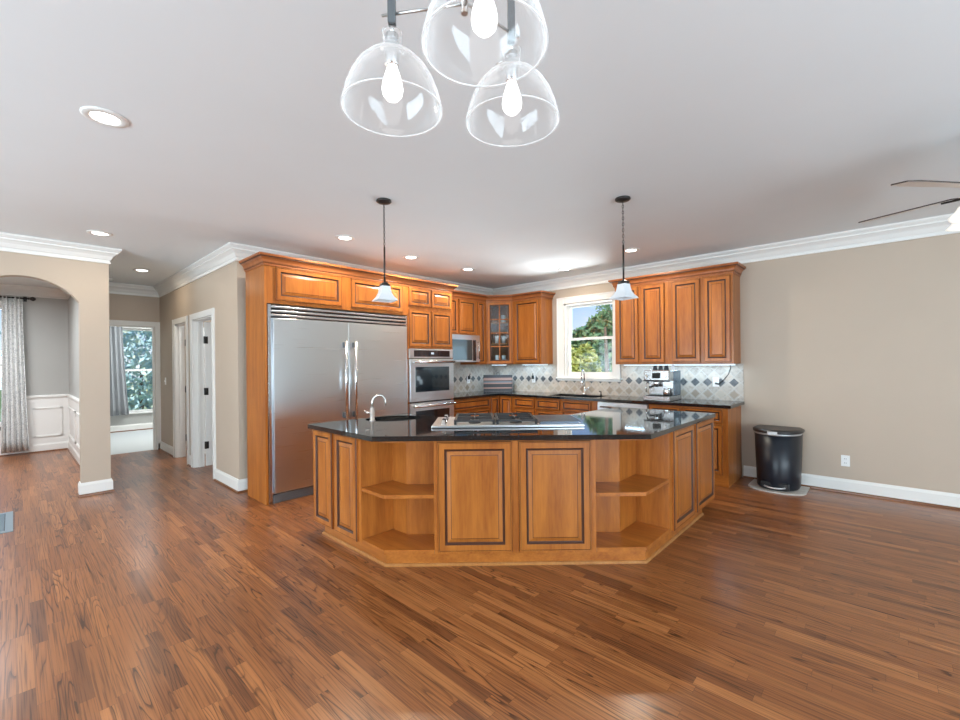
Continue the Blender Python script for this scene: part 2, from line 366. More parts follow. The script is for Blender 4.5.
def sweep(bm, path, prof, mi=0, side=1, mm=None):
    """profile (out, z) along a plan polyline with mitres; out is to the left of travel when side=1"""
    n = len(path); P = [Vector(p) for p in path]; rings = []
    for i in range(n):
        ns = []
        if i > 0: d = (P[i]-P[i-1]).normalized(); ns.append(Vector((-d.y, d.x)))
        if i < n-1: d = (P[i+1]-P[i]).normalized(); ns.append(Vector((-d.y, d.x)))
        if len(ns) == 2: m = (ns[0]+ns[1]); m = m / max(0.2, m.dot(ns[0]))
        else: m = ns[0]
        m = m*side
        rings.append([bm.verts.new((P[i].x+m.x*o, P[i].y+m.y*o, z)) for o, z in prof])
    k = len(prof)
    for i in range(n-1):
        for j in range(k):
            f = bm.faces.new((rings[i][j], rings[i][(j+1) % k], rings[i+1][(j+1) % k], rings[i+1][j])); f.material_index = mm.get(j, mi) if mm else mi
    for r in (rings[0], rings[-1]): bm.faces.new(r).material_index = mi

def origin_of(parent):
    return parent['_o'] if '_o' in parent else (0, 0, 0)
def obj(name, bm, mats, parent=None, smooth=False, at=None):
    """link bm (world coordinates) as one mesh object; local origin = parent's origin, or at"""
    bmesh.ops.recalc_face_normals(bm, faces=bm.faces)
    me = bpy.data.meshes.new(name)
    o = bpy.data.objects.new(name, me); COL.objects.link(o)
    if parent is not None:
        o.parent = parent; O = ORI[parent.name]; ORI[o.name] = O
    else:
        O = Vector(at) if at is not None else Vector((0, 0, 0)); o.location = O; ORI[o.name] = O
    bmesh.ops.translate(bm, verts=bm.verts, vec=-O)
    bm.to_mesh(me); bm.free()
    if not isinstance(mats, (list, tuple)): mats = [mats]
    for m in mats: me.materials.append(M[m] if isinstance(m, str) else m)
    if smooth:
        for p in me.polygons: p.use_smooth = True
    return o
ORI = {}
def thing(name, label, cat, loc, group=None):
    o = bpy.data.objects.new(name, None); COL.objects.link(o); o.location = loc; o.empty_display_size = 0.1
    ORI[o.name] = Vector(loc); o['label'] = label; o['category'] = cat
    if group: o['group'] = group
    return o
def tag(o, label, cat, group=None):
    o['label'] = label; o['category'] = cat
    if group: o['group'] = group
    return o
def struct(name, bm, m, **k):
    o = obj(name, bm, m, **k); o['kind'] = 'structure'; return o
def sthing(name, loc=(0, 0, 0)):
    o = bpy.data.objects.new(name, None); COL.objects.link(o); o.location = loc; ORI[o.name] = Vector(loc); o['kind'] = 'structure'; return o
def dup(root, loc, label=None, group=None, rotz=None):
    r = root.copy(); COL.objects.link(r); r.location = loc; ORI[r.name] = Vector(loc)
    if rotz is not None: r.rotation_euler[2] = rotz
    if label: r['label'] = label
    if group: r['group'] = group
    for ch in list(root.children):
        c = ch.copy(); COL.objects.link(c); c.parent = r
        for g in list(ch.children):
            d = g.copy(); COL.objects.link(d); d.parent = c
    return r

class Face:
    """a vertical face: origin on it, u runs left to right as seen from the front, out points at the viewer"""
    def __init__(s, o, u, out): s.o = Vector(o); s.u = Vector(u).normalized(); s.n = Vector(out).normalized()
    def p(s, a, b, z): v = s.o + s.u*a + s.n*b; return (v.x, v.y, z)
def fbox(bm, F, a0, a1, b0, b1, z0, z1, bev=0.0, mi=0):
    t = new(); box(t, (a0, b0, z0), (a1, b1, z1), bev, mi)
    merge(bm, t, lambda c: F.p(c[0], c[1], c[2]))
def merge(bm, t, fn):
    vm = {v: bm.verts.new(fn(v.co)) for v in t.verts}
    for f in t.faces:
        g = bm.faces.new([vm[v] for v in f.verts]); g.material_index = f.material_index; g.smooth = f.smooth
    t.free()
def panel_door(bm, F, a0, a1, z0, z1, b=0.0, fr=0.056, t=0.021, hole=False):
    rings = [(0, 0, 0), (0, t-0.006, 0), (0.003, t, 1), (0.009, t, 0), (0.0105, t-0.003, 1), (0.012, t, 1), (fr-0.010, t, 0),
             (fr-0.007, t-0.003, 1), (fr-0.001, t-0.010, 1), (fr+0.007, t-0.011, 1)]
    if not hole: rings += [(fr+0.032, t-0.002, 0), (fr+0.036, t-0.001, 1), (fr+0.037, t-0.001, 0)]
    if min(a1-a0, z1-z0) < 2*fr+0.085:
        rings = [r for r in rings if r[0] < fr+0.02]
        if not hole and min(a1-a0, z1-z0) > 2*fr+0.04: rings += [(fr+0.014, t-0.003, 0)]
    prev = None
    for k, (i, d, m) in enumerate(rings):
        v = [bm.verts.new(F.p(x, b+d, z)) for x, z in ((a0+i, z0+i), (a1-i, z0+i), (a1-i, z1-i), (a0+i, z1-i))]
        if prev:
            for j in range(4):
                f = bm.faces.new((prev[j], prev[(j+1) % 4], v[(j+1) % 4], v[j])); f.material_index = m
        else:
            first = v
        prev = v
    if not hole: bm.faces.new(prev); bm.faces.new(list(reversed(first)))
    else:
        v = [bm.verts.new(F.p(x, b, z)) for x, z in ((a0+i, z0+i), (a1-i, z0+i), (a1-i, z1-i), (a0+i, z1-i))]
        for j in range(4): bm.faces.new((prev[j], prev[(j+1) % 4], v[(j+1) % 4], v[j]))
        for j in range(4): bm.faces.new((v[j], v[(j+1) % 4], first[(j+1) % 4], first[j]))
    return rings
def door(parent, F, a0, a1, z0, z1, name='door', **k):
    bm = new(); panel_door(bm, F, a0, a1, z0, z1, **k); return obj(name, bm, ['wood', 'glaze'], parent)

# ------------------------------------------------------------------ measured layout
CE = 2.74; DW = 5.997; EW = -5.25; FX = -4.559; HY = 1.70; AX = -6.426; XE = -1.27
F_TALL = Face((FX, 0, 0), (0, 1, 0), (1, 0, 0))           # a = world y
F_UPL = Face((-4.87, 0, 0), (0, 1, 0), (1, 0, 0))
F_BSL = Face((-4.59, 0, 0), (0, 1, 0), (1, 0, 0))
F_UPR = Face((0, 5.667, 0), (1, 0, 0), (0, -1, 0))         # a = world x
F_BSR = Face((0, 5.387, 0), (1, 0, 0), (0, -1, 0))

# ------------------------------------------------------------------ room shell
bm = new(); box(bm, (-9.06, -4.5, -0.12), (4.1, 6.12, 0.0)); struct('floor', bm, 'floor')
bm = new(); box(bm, (-10.45, -4.5, -0.12), (-9.06, 0.66, 0.0)); struct('floor_dining', bm, 'floor')
bm = new(); box(bm, (-12.3, 0.70, -0.12), (-9.06, 3.8, -0.001)); struct('floor_bedroom', bm, 'carpet')
bm = new(); box(bm, (-12.3, -4.5, CE), (4.1, 6.12, CE+0.12)); struct('ceiling', bm, 'ceiling')
# window wall
WX0, WX1, WZ0, WZ1 = -3.735, -2.885, 1.19, 2.335
bm = new(); prism(bm, [(-5.37, 0), (4.1, 0), (4.1, CE), (-5.37, CE)], DW, DW+0.12, 'y', [[(WX0, WZ0), (WX1, WZ0), (WX1, WZ1), (WX0, WZ1)]])
struct('wall_kitchen_window', bm, 'wall')
bm = new(); box(bm, (EW-0.12, HY+0.12, 0), (EW, DW, CE)); struct('wall_kitchen_left', bm, 'wall')
# hall wall with two doorways
D1 = (-7.98, -7.32, 2.04); D2 = (-7.00, -6.13, 2.04)
bm = new(); prism(bm, [(-9.0, 0), (D1[0], 0), (D1[0], D1[2]), (D1[1], D1[2]), (D1[1], 0), (D2[0], 0), (D2[0], D2[2]), (D2[1], D2[2]), (D2[1], 0), (EW, 0), (EW, CE), (-9.0, CE)], HY, HY+0.12, 'y')
struct('wall_hall', bm, 'wall')
bm = new(); prism(bm, [(0.745, 0), (0.80, 0), (0.80, 2.07), (1.63, 2.07), (1.63, 0), (3.8, 0), (3.8, CE), (0.745, CE)], -9.12, -9.0, 'x'); struct('wall_hall_end', bm, 'wall')
# wall between dining room and hall, arch wall
bm = new(); box(bm, (-10.3, 0.65, 0), (AX-0.125, 0.745, CE)); struct('wall_hall_dining', bm, 'wall_grey')
arch = [(0.745, 0), (0.745, CE), (-4.5, CE), (-4.5, 0), (-0.345, 0), (-0.345, 2.116)]
yc, hw, za, zs = 0.077, 0.421, 2.352, 2.116
R_ = (hw*hw+(za-zs)**2)/(2*(za-zs))
for i in range(1, 20):
    y = yc-hw+2*hw*i/20; arch.append((y, za-R_+math.sqrt(R_*R_-(y-yc)**2)))
arch += [(0.497, 2.116), (0.497, 0)]
bm = new(); prism(bm, arch, AX-0.125, AX, 'x'); struct('wall_arch', bm, 'wall')
# dining room far wall with its window, outer walls
bm = new(); prism(bm, [(-4.5, 0), (0.745, 0), (0.745, CE), (-4.5, CE)], -10.42, -10.3, 'x', [[(-1.6, 0.5), (-0.02, 0.5), (-0.02, 2.4), (-1.6, 2.4)]]); struct('wall_dining', bm, 'wall_grey')
bm = new(); prism(bm, [(0.70, 0), (3.8, 0), (3.8, CE), (0.70, CE)], -12.22, -12.1, 'x', [[(1.32, 0.40), (2.32, 0.40), (2.32, 2.25), (1.32, 2.25)]]); struct('wall_bedroom_window', bm, 'wall_grey')
bm = new(); box(bm, (-12.22, 3.8, 0), (EW-0.12, 3.92, CE)); struct('wall_back_rooms', bm, 'wall_grey')
bm = new(); box(bm, (-12.22, 0.66, 0), (-10.3, 0.745, CE)); struct('wall_bedroom_side', bm, 'wall_grey')
bm = new(); box(bm, (-10.42, -4.62, 0), (4.1, -4.5, CE)); struct('wall_rear', bm, 'wall')
bm = new(); box(bm, (4.1, -4.62, 0), (4.22, 6.12, CE)); struct('wall_right', bm, 'wall')
bm = new(); box(bm, (-6.06, 1.82, 0), (-6.0, 3.8, CE)); struct('wall_closet', bm, 'wall_grey')
bm = new(); box(bm, (-60, -45, -0.6), (30, 60, -0.5)); struct('ground', bm, 'grass')

# crown moulding of the room
CR = [(0, CE), (0, CE-0.165), (0.016, CE-0.165), (0.018, CE-0.152), (0.010, CE-0.149), (0.010, CE-0.128), (0.018, CE-0.124), (0.024, CE-0.112), (0.036, CE-0.085), (0.060, CE-0.062), (0.074, CE-0.055), (0.076, CE-0.040), (0.086, CE-0.036), (0.098, CE-0.022), (0.104, CE-0.018), (0.104, CE)]
bm = new(); sweep(bm, [(4.1, DW), (EW, DW), (EW, HY), (-9.0, HY), (-9.0, 0.745), (AX, 0.745), (AX, -4.5)], CR)
struct('trim_1', bm, 'white')
bm = new(); sweep(bm, [(AX-0.125, 0.65), (-10.3, 0.65), (-10.3, -4.5)], CR); struct('trim_2', bm, 'white')
# baseboards
BB = [(0, 0), (0.018, 0), (0.018, 0.115), (0.012, 0.130), (0.008, 0.142), (0, 0.142)]
SH = [(0.018, 0), (0.034, 0), (0.032, 0.012), (0.026, 0.019), (0.018, 0.021)]
def base(name, path):
    bm = new(); sweep(bm, path, BB); o = struct(name, bm, 'white')
    bm = new(); sweep(bm, path, SH); s = obj('shoe_moulding', bm, 'shoe', o)
base('baseboard_kitchen', [(4.1, DW), (XE+0.02, DW)])
base('baseboard_hall', [(EW, HY+0.10), (EW, HY), (D2[1]+0.09, HY)])
base('baseboard_hall_middle', [(D2[0]-0.09, HY), (D1[1]+0.09, HY)])
base('baseboard_hall_end', [(D1[0]-0.09, HY), (-9.0, HY), (-9.0, HY-0.04)])
base('baseboard_arch', [(-9.0+0.1, 0.745), (AX, 0.745), (AX, 0.497), (AX-0.125, 0.497)])
base('baseboard_dining', [(AX-0.125, 0.65), (-10.3, 0.65), (-10.3, -4.5)])
base('baseboard_bedroom', [(-12.1, 3.8), (-12.1, 0.745)])

# door casings
def casing(name, F, a0, a1, z1, w=0.085, t=0.018, jamb=0.12):
    bm = new()
    for lo, hi in ((a0-w, a0-0.004), (a1+0.004, a1+w)):
        fbox(bm, F, lo, hi, 0, t, 0, z1+w, 0.004)
        fbox(bm, F, lo if lo < a0-0.01 and hi < a0 else hi-0.016, lo+0.016 if hi < a0 else hi, t, t+0.006, 0, z1+w, 0.003)
    fbox(bm, F, a0-0.004, a1+0.004, 0, t, z1+0.004, z1+w, 0.004)
    o = struct(name, bm, 'white')
    bm = new()
    fbox(bm, F, a0, a0+0.012, -jamb, 0.002, 0, z1); fbox(bm, F, a1-0.012, a1, -jamb, 0.002, 0, z1); fbox(bm, F, a0, a1, -jamb, 0.002, z1-0.012, z1)
    fbox(bm, F, a0+0.012, a0+0.026, -0.075, -0.045, 0, z1-0.012); fbox(bm, F, a1-0.026, a1-0.012, -0.075, -0.045, 0, z1-0.012)
    obj('jamb', bm, 'white', o)
    return o
F_H = Face((0, HY, 0), (1, 0, 0), (0, -1, 0))
F_HE = Face((-9.0, 0, 0), (0, 1, 0), (1, 0, 0))
c1 = casing('trim_3', F_H, D1[0], D1[1], D1[2]); c2 = casing('trim_4', F_H, D2[0], D2[1], D2[2])
casing('trim_5', F_HE, 0.80, 1.63, 2.07, 0.085)
# door leaves standing open into the rooms
def leaf(name, x, y0, y1, z1, handle_y, label_side=1):
    bm = new(); box(bm, (x, y0, 0.01), (x+0.036, y1, z1), 0.002)
    F = Face((x+0.036, 0, 0), (0, 1, 0), (1, 0, 0)); w = y1-y0
    for za_, zb in ((0.2, 0.95), (1.08, z1-0.14)):
        for ya, yb in ((y0+0.11, y0+w/2-0.05), (y0+w/2+0.05, y1-0.11)):
            t = new()
            prev = None
            for i, d in ((0, 0.0005), (0.012, 0.004), (0.03, 0.001), (0.05, 0.004)):
                v = [t.verts.new((p, d, q)) for p, q in ((ya+i, za_+i), (yb-i, za_+i), (yb-i, zb-i), (ya+i, zb-i))]
                if prev:
                    for j in range(4): t.faces.new((prev[j], prev[(j+1) % 4], v[(j+1) % 4], v[j]))
                prev = v
            t.faces.new(prev); merge(bm, t, lambda c: F.p(c[0], c[1], c[2]))
    o = struct(name, bm, 'grey_door')
    for hz in (0.25, 1.0, 1.72):
        b2 = new(); lathe(b2, [(0.012, hz), (0.014, hz+0.004), (0.014, hz+0.096), (0.012, hz+0.10)], (x+0.040, y0-0.006, 0), 12); box(b2, (x+0.012, y0-0.006, hz), (x+0.045, y0-0.003, hz+0.1)); box(b2, (x+0.0365, y0-0.004, hz), (x+0.039, y0+0.035, hz+0.1))
        obj('hinge', b2, 'bronze', o)
    b2 = new(); tube(b2, [(x-0.04, handle_y, 1.0), (x+0.08, handle_y, 1.0)], 0.011); lathe(b2, [(0.026, 0.036), (0.03, 0.040), (0.028, 0.045)], (x, handle_y, 1.0), 16, axis='x')
    tube(b2, [(x+0.08, handle_y, 1.0), (x+0.08, handle_y-0.05, 1.0), (x+0.078, handle_y-0.11, 0.998)], 0.009)
    obj('door_handle', b2, 'bronze', o)
leaf('door_1', D2[0]+0.014, HY+0.13, HY+0.13+0.82, 2.02, HY+0.88)
leaf('door_2', D1[0]+0.014, HY+0.13, HY+0.13+0.62, 2.02, HY+0.68)

# ------------------------------------------------------------------ kitchen window
w = sthing('window_1', (-3.31, DW, WZ0))
bm = new(); F = Face((0, DW, 0), (1, 0, 0), (0, -1, 0))
CWX0, CWX1 = WX0-0.125, WX1+0.09
fbox(bm, F, CWX0, WX0, 0, 0.02, WZ0-0.02, WZ1+0.10, 0.004); fbox(bm, F, WX1, CWX1, 0, 0.02, WZ0-0.02, WZ1+0.10, 0.004)
fbox(bm, F, WX0, WX1, 0, 0.02, WZ1, WZ1+0.10, 0.004)
fbox(bm, F, CWX0, CWX0+0.02, 0.02, 0.03, WZ0-0.02, WZ1+0.10, 0.003); fbox(bm, F, CWX1-0.02, CWX1, 0.02, 0.03, WZ0-0.02, WZ1+0.10, 0.003)
fbox(bm, F, CWX0, CWX1, 0.02, 0.03, WZ1+0.08, WZ1+0.10, 0.003)
fbox(bm, F, CWX0-0.015, CWX1+0.015, 0, 0.045, WZ0-0.045, WZ0-0.02, 0.005)
fbox(bm, F, WX0-0.001, WX1+0.001, -0.121, 0.021, WZ0-0.021, WZ0+0.002, 0.0); fbox(bm, F, CWX0, CWX1, 0, 0.016, WZ0-0.075, WZ0-0.045, 0.003)
obj('window_frame', bm, 'white', w)
bm = new(); fbox(bm, F, WX0, WX0+0.03, -0.118, -0.004, WZ0, WZ1); fbox(bm, F, WX1-0.03, WX1, -0.118, -0.004, WZ0, WZ1); fbox(bm, F, WX0, WX1, -0.118, -0.004, WZ1-0.025, WZ1)
obj('window_jamb', bm, 'white', w)
for (z0, z1, b0) in ((WZ0+0.002, 1.79, -0.055), (1.755, WZ1-0.025, -0.095)):
    bm = new(); a0, a1 = WX0+0.03, WX1-0.03
    fbox(bm, F, a0, a0+0.042, b0-0.03, b0, z0, z1, 0.003); fbox(bm, F, a1-0.042, a1, b0-0.03, b0, z0, z1, 0.003)
    fbox(bm, F, a0+0.042, a1-0.042, b0-0.03, b0, z0, z0+(0.06 if z0 < 1.5 else 0.035), 0.003); fbox(bm, F, a0+0.042, a1-0.042, b0-0.03, b0, z1-0.035, z1, 0.003)
    s = obj('sash', bm, 'white', w)
    bm = new(); fbox(bm, F, a0+0.04, a1-0.04, b0-0.018, b0-0.014, z0+0.03, z1-0.03); obj('pane', bm, 'pane', s)

# dining window with frame and bedroom window
def west_window(name, x, y0, y1, z0, z1, ledge):
    w = sthing(name, (x, y0, z0)); F = Face((x, 0, 0), (0, 1, 0), (1, 0, 0))
    bm = new()
    for a, b_ in ((y0-0.08, y0), (y1, y1+0.08)): fbox(bm, F, a, b_, 0, 0.02, z0-0.08, z1+0.08, 0.004)
    fbox(bm, F, y0, y1, 0, 0.02, z1, z1+0.08, 0.004); fbox(bm, F, y0-0.10, y1+0.10, 0, 0.05, z0-0.03, z0, 0.004)
    obj('window_frame', bm, 'white', w)
    zm = (z0+z1)/2
    for (a, b_, d) in ((z0, zm+0.02, -0.05), (zm-0.02, z1, -0.09)):
        bm = new(); fbox(bm, F, y0, y0+0.045, d-0.03, d, a, b_); fbox(bm, F, y1-0.045, y1, d-0.03, d, a, b_); fbox(bm, F, y0, y1, d-0.03, d, a, a+0.045); fbox(bm, F, y0, y1, d-0.03, d, b_-0.04, b_)
        s = obj('sash', bm, 'white', w)
        bm = new(); fbox(bm, F, y0+0.04, y1-0.04, d-0.018, d-0.014, a+0.04, b_-0.03); obj('pane', bm, 'pane', s)
west_window('window_2', -10.3, -1.6, -0.02, 0.5, 2.4, 0)
west_window('window_3', -12.1, 1.32, 2.32, 0.40, 2.25, 0)

# dining wainscot
bm = new()
F = Face((-10.3, 0, 0), (0, 1, 0), (1, 0, 0)); fbox(bm, F, 0.06, 0.65, 0, 0.008, 0.14, 0.90); F2 = Face((0, 0.65, 0), (1, 0, 0), (0, -1, 0)); fbox(bm, F2, -10.3, AX-0.125, 0, 0.008, 0.14, 0.90)
fbox(bm, F, -1.7, 0.06, 0, 0.008, 0.14, 0.41)
struct('wall_wainscot', bm, 'white')
bm = new(); sweep(bm, [(AX-0.125, 0.65), (-10.3, 0.65), (-10.3, 0.06)], [(0, 0.885), (0.012, 0.885), (0.018, 0.90), (0.030, 0.912), (0.030, 0.935), (0.012, 0.95), (0, 0.95)])
struct('trim_6', bm, 'white')
def picture_frame(bm, F, a0, a1, z0, z1, w_=0.028):
    for i0, i1, t in ((0, w_, 0.012), (0.004, 0.014, 0.018)):
        fbox(bm, F, a0+i0, a0+i1, 0.006, t+0.006, z0+i0, z1-i0); fbox(bm, F, a1-i1, a1-i0, 0.006, t+0.006, z0+i0, z1-i0)
        fbox(bm, F, a0+i0, a1-i0, 0.006, t+0.006, z0+i0, z0+i1); fbox(bm, F, a0+i0, a1-i0, 0.006, t+0.006, z1-i1, z1-i0)
bm = new(); picture_frame(bm, F, 0.22, 0.57, 0.25, 0.74)
for a0, a1 in ((-10.15, -9.0), (-8.8, -7.65), (-7.45, -6.7)): picture_frame(bm, F2, a0, a1, 0.25, 0.74)
struct('trim_7', bm, 'white')

# ------------------------------------------------------------------ curtains and rods
def curtain(name, label, x, ytop, ybot, ztop, zbot, m, folds, amp):
    bm = new(); n, k = folds*10, 14; g = []
    for j in range(k+1):
        t = j/k; z = ztop+(zbot-ztop)*t; row = []
        for i in range(n+1):
            s = i/n; ya = ytop[0]+(ybot[0]-ytop[0])*t**1.5; yb = ytop[1]+(ybot[1]-ytop[1])*t**1.5
            ph = s*folds*2*PI
            row.append((x+amp*(0.7+0.5*t)*math.sin(ph)+0.01*math.sin(ph*0.37+3*t), ya+(yb-ya)*s+0.006*math.sin(2*ph), z))
        g.append(row)
    fr = [[bm.verts.new(p) for p in r] for r in g]; bk = [[bm.verts.new((p[0]-0.004, p[1], p[2])) for p in r] for r in g]
    for A, rev in ((fr, 0), (bk, 1)):
        for j in range(k):
            for i in range(n):
                q = [A[j][i], A[j][i+1], A[j+1][i+1], A[j+1][i]]; f = bm.faces.new(q[::-1] if rev else q); f.smooth = True
    for i in range(n):
        bm.faces.new((fr[0][i], fr[0][i+1], bk[0][i+1], bk[0][i])); bm.faces.new((fr[k][i], fr[k][i+1], bk[k][i+1], bk[k][i]))
    for j in range(k):
        bm.faces.new((fr[j][0], fr[j+1][0], bk[j+1][0], bk[j][0])); bm.faces.new((fr[j][n], fr[j+1][n], bk[j+1][n], bk[j][n]))
    return tag(obj(name, bm, m, at=(x, (ytop[0]+ytop[1])/2, zbot)), label, 'curtain')
curtain('curtain', 'white and grey patterned curtain seen through the arched opening', -10.18, (-0.12, 0.11), (-0.14, 0.17), 2.55, 0.06, 'curtain_pat', 5, 0.035)
curtain('curtain', 'plain grey curtain beside the window at the end of the hall', -11.96, (1.22, 1.60), (1.22, 1.70), 2.48, 0.37, 'curtain_grey', 5, 0.035)
t = thing('curtain_rod', 'dark curtain rod with ball finial above the patterned curtain', 'curtain rod', (-10.18, 0.2, 2.53))
bm = new(); tube(bm, [(-10.18, -1.75, 2.53), (-10.18, 0.17, 2.53)], 0.013); obj('rod', bm, 'bronze', t)
bm = new(); lathe(bm, [(0.012, 0), (0.02, 0.01), (0.012, 0.02), (0.022, 0.03), (0.034, 0.05), (0.034, 0.065), (0.02, 0.085), (0.004, 0.092)], (0, 0, 0), 16, axis='z')
bm2 = new(); merge(bm2, bm, lambda c: (-10.18+c[0], 0.17+c[2], 2.53+c[1])); obj('finial', bm2, 'bronze', t)
bm = new(); tube(bm, [(-10.18, 0.14, 2.53), (-10.295, 0.14, 2.53)], 0.009); box(bm, (-10.299, 0.12, 2.49), (-10.29, 0.16, 2.57)); obj('bracket', bm, 'bronze', t)
t = thing('curtain_rod', 'thin dark curtain rod above the plain grey curtain', 'curtain rod', (-11.96, 1.8, 2.45))
bm = new(); tube(bm, [(-11.96, 1.15, 2.46), (-11.96, 2.5, 2.46)], 0.012); obj('rod', bm, 'bronze', t)
for y in (1.19, 2.46):
    bm = new(); tube(bm, [(-11.96, y, 2.46), (-12.095, y, 2.46)], 0.008); obj('bracket', bm, 'bronze', t)

# ------------------------------------------------------------------ tall refrigerator cabinet
CC = [(0, 2.422), (0.010, 2.422), (0.010, 2.440), (0.016, 2.442), (0.020, 2.447), (0.018, 2.452), (0.022, 2.470), (0.034, 2.488), (0.050, 2.498), (0.056, 2.499), (0.056, 2.506), (0.064, 2.508), (0.066, 2.513), (0.066, 2.530), (0, 2.530)]
CCM = {2: 1, 4: 1, 8: 1, 9: 1, 1: 0}
t = thing('refrigerator_cabinet', 'tall wooden cabinet surround with two wide doors above the refrigerator', 'cabinet', (-4.85, 2.62, 0))
bm = new(); box(bm, (-5.07, 1.725, 0), (FX, 1.747, 2.445)); obj('side_panel', bm, 'wood', t)
bm = new(); box(bm, (-5.06, 1.747, 2.04), (FX-0.001, 3.515, 2.445)); obj('body', bm, 'wood', t)
for a0, a1 in ((1.835, 2.575), (2.690, 3.435)): door(t, F_TALL, a0, a1, 2.075, 2.415)
t = thing('oven_cabinet', 'tall wooden cabinet with four small doors above the wall ovens', 'cabinet', (-4.9, 3.91, 0))
bm = new(); box(bm, (-5.2, 3.515, 0.0), (FX, 3.54, 2.445)); box(bm, (-5.2, 4.29, 0.0), (FX, 4.315, 2.445)); box(bm, (-5.2, 3.54, 1.615), (FX, 4.29, 2.445)); box(bm, (-5.2, 3.54, 0.10), (FX, 4.29, 0.30)); box(bm, (-5.2, 3.54, 0.0), (FX-0.06, 4.29, 0.10))
box(bm, (-5.2, 3.54, 0.30), (-5.19, 4.29, 1.615))
obj('body', bm, 'wood', t)
for a0, a1 in ((3.53, 3.905), (3.92, 4.295)):
    door(t, F_TALL, a0, a1, 2.175, 2.415, fr=0.05); door(t, F_TALL, a0, a1, 1.635, 2.125, fr=0.05)
t2 = door(t, F_TALL, 3.55, 4.28, 0.12, 0.285, name='drawer', fr=0.05)

# ------------------------------------------------------------------ refrigerator
t = thing('refrigerator', 'wide stainless steel side by side refrigerator with two long bar handles', 'refrigerator', (-4.85, 2.62, 0))
YA, YB, YM = 1.765, 3.505, 2.640
bm = new(); box(bm, (-5.18, YA, 0.02), (FX-0.02, YB, 2.028), 0.004); obj('body', bm, 'steel_smooth', t)
for ya, yb in ((YA-0.010, YA+0.022), (YB-0.020, YB+0.004)):
    bm = new(); box(bm, (FX-0.02, ya, 0.01), (FX+0.004, yb, 2.030), 0.003); obj('side_trim', bm, 'steel_smooth', t)
bm = new(); fbox(bm, F_TALL, YA+0.022, YB-0.02, -0.019, 0.0, 1.898, 2.030, 0, 1)
for k in range(3):
    z = 1.905+k*0.0425; fbox(bm, F_TALL, YA+0.022, YB-0.02, 0.0, 0.016, z, z+0.027, 0.006)
obj('vent_grille', bm, ['steel_smooth', 'steel_dark'], t)
for i, (a0, a1) in enumerate(((YA+0.032, YM-0.003), (YM+0.003, YB-0.026))):
    bm = new(); fbox(bm, F_TALL, a0, a1, -0.018, 0.030, 0.105, 1.890, 0.003)
    d = obj('door', bm, 'steel', t)
    hy_ = YM-0.062 if i == 0 else YM+0.062
    bm = new(); tube(bm, [F_TALL.p(hy_, 0.085, 0.79), F_TALL.p(hy_, 0.085, 1.675)], 0.0145, 16)
    h = obj('handle', bm, 'steel_smooth', d)
    for z in (0.80, 1.60):
        bm = new(); fbox(bm, F_TALL, hy_-0.014, hy_+0.014, 0.030, 0.080, z, z+0.065, 0.004)
        h2 = obj('handle_mount', bm, 'mount', d); h2['label'] = 'dark grey handle mount'
bm = new(); fbox(bm, F_TALL, YA+0.07, YB-0.026, -0.018, -0.003, 0.0, 0.088, 0.002)
for k in range(3): fbox(bm, F_TALL, YA+0.09, YB-0.05, -0.003, 0.001, 0.018+k*0.022, 0.028+k*0.022)
obj('kick_plate', bm, 'kick', t)
bm = new(); fbox(bm, F_TALL, YA+0.028, YA+0.10, -0.003, 0.010, 0.0, 0.082, 0.004); obj('hinge_cover', bm, 'kick', t)

# ------------------------------------------------------------------ wall ovens
t = thing('double_oven', 'stainless steel double wall oven with black glass windows', 'oven', (-4.85, 3.915, 0.30))
bm = new(); box(bm, (-5.15, 3.545, 0.305), (FX-0.002, 4.285, 1.61)); obj('body', bm, 'steel_dark', t)
bm = new(); fbox(bm, F_TALL, 3.522, 4.305, 0.0, 0.022, 1.482, 1.605, 0.003); cp = obj('control_panel', bm, 'steel', t)
bm = new(); fbox(bm, F_TALL, 3.60, 4.24, 0.022, 0.025, 1.502, 1.588); obj('display', bm, 'black_glass', cp)
bm = new(); fbox(bm, F_TALL, 3.895, 3.945, 0.025, 0.0256, 1.535, 1.56); obj('indicator', bm, plain('display_marks', (0.3, 0.33, 0.36), 0.4, emit=(0.7, 0.85, 1), es=0.35), cp)
for z0, z1 in ((0.905, 1.470), (0.315, 0.885)):
    bm = new(); fbox(bm, F_TALL, 3.522, 4.305, 0.0, 0.035, z0, z1, 0.004); d = obj('door', bm, 'steel', t)
    bm = new(); fbox(bm, F_TALL, 3.610, 4.215, 0.035, 0.038, z0+0.125, z1-0.105, 0.001); obj('window', bm, 'black_glass', d)
    bm = new(); tube(bm, [F_TALL.p(3.55, 0.085, z1-0.040), F_TALL.p(4.28, 0.085, z1-0.040)], 0.018, 14)
    for a in (3.585, 4.245): tube(bm, [F_TALL.p(a, 0.034, z1-0.040), F_TALL.p(a, 0.085, z1-0.040)], 0.012)
    obj('handle', bm, 'steel_smooth', d)

# ------------------------------------------------------------------ upper cabinets, left run and corner
t = thing('upper_cabinet', 'wooden wall cabinet directly above the built-in microwave', 'cabinet', (-5.05, 4.72, 1.86), 'wall cabinets')
bm = new(); box(bm, (EW+0.004, 4.317, 1.86), (-4.87, 5.150, 2.445)); obj('body', bm, 'wood', t)
for a0, a1 in ((4.34, 4.72), (4.745, 5.125)): door(t, F_UPL, a0, a1, 1.875, 2.415, fr=0.05)
t = thing('upper_cabinet', 'narrow wooden wall cabinet between the microwave and the glass-door corner cabinet', 'cabinet', (-5.05, 5.25, 1.37), 'wall cabinets')
bm = new(); box(bm, (EW+0.004, 5.152, 1.385), (-4.87, 5.380, 2.445)); obj('body', bm, 'wood', t)
door(t, F_UPL, 5.168, 5.345, 1.40, 2.415, fr=0.045)
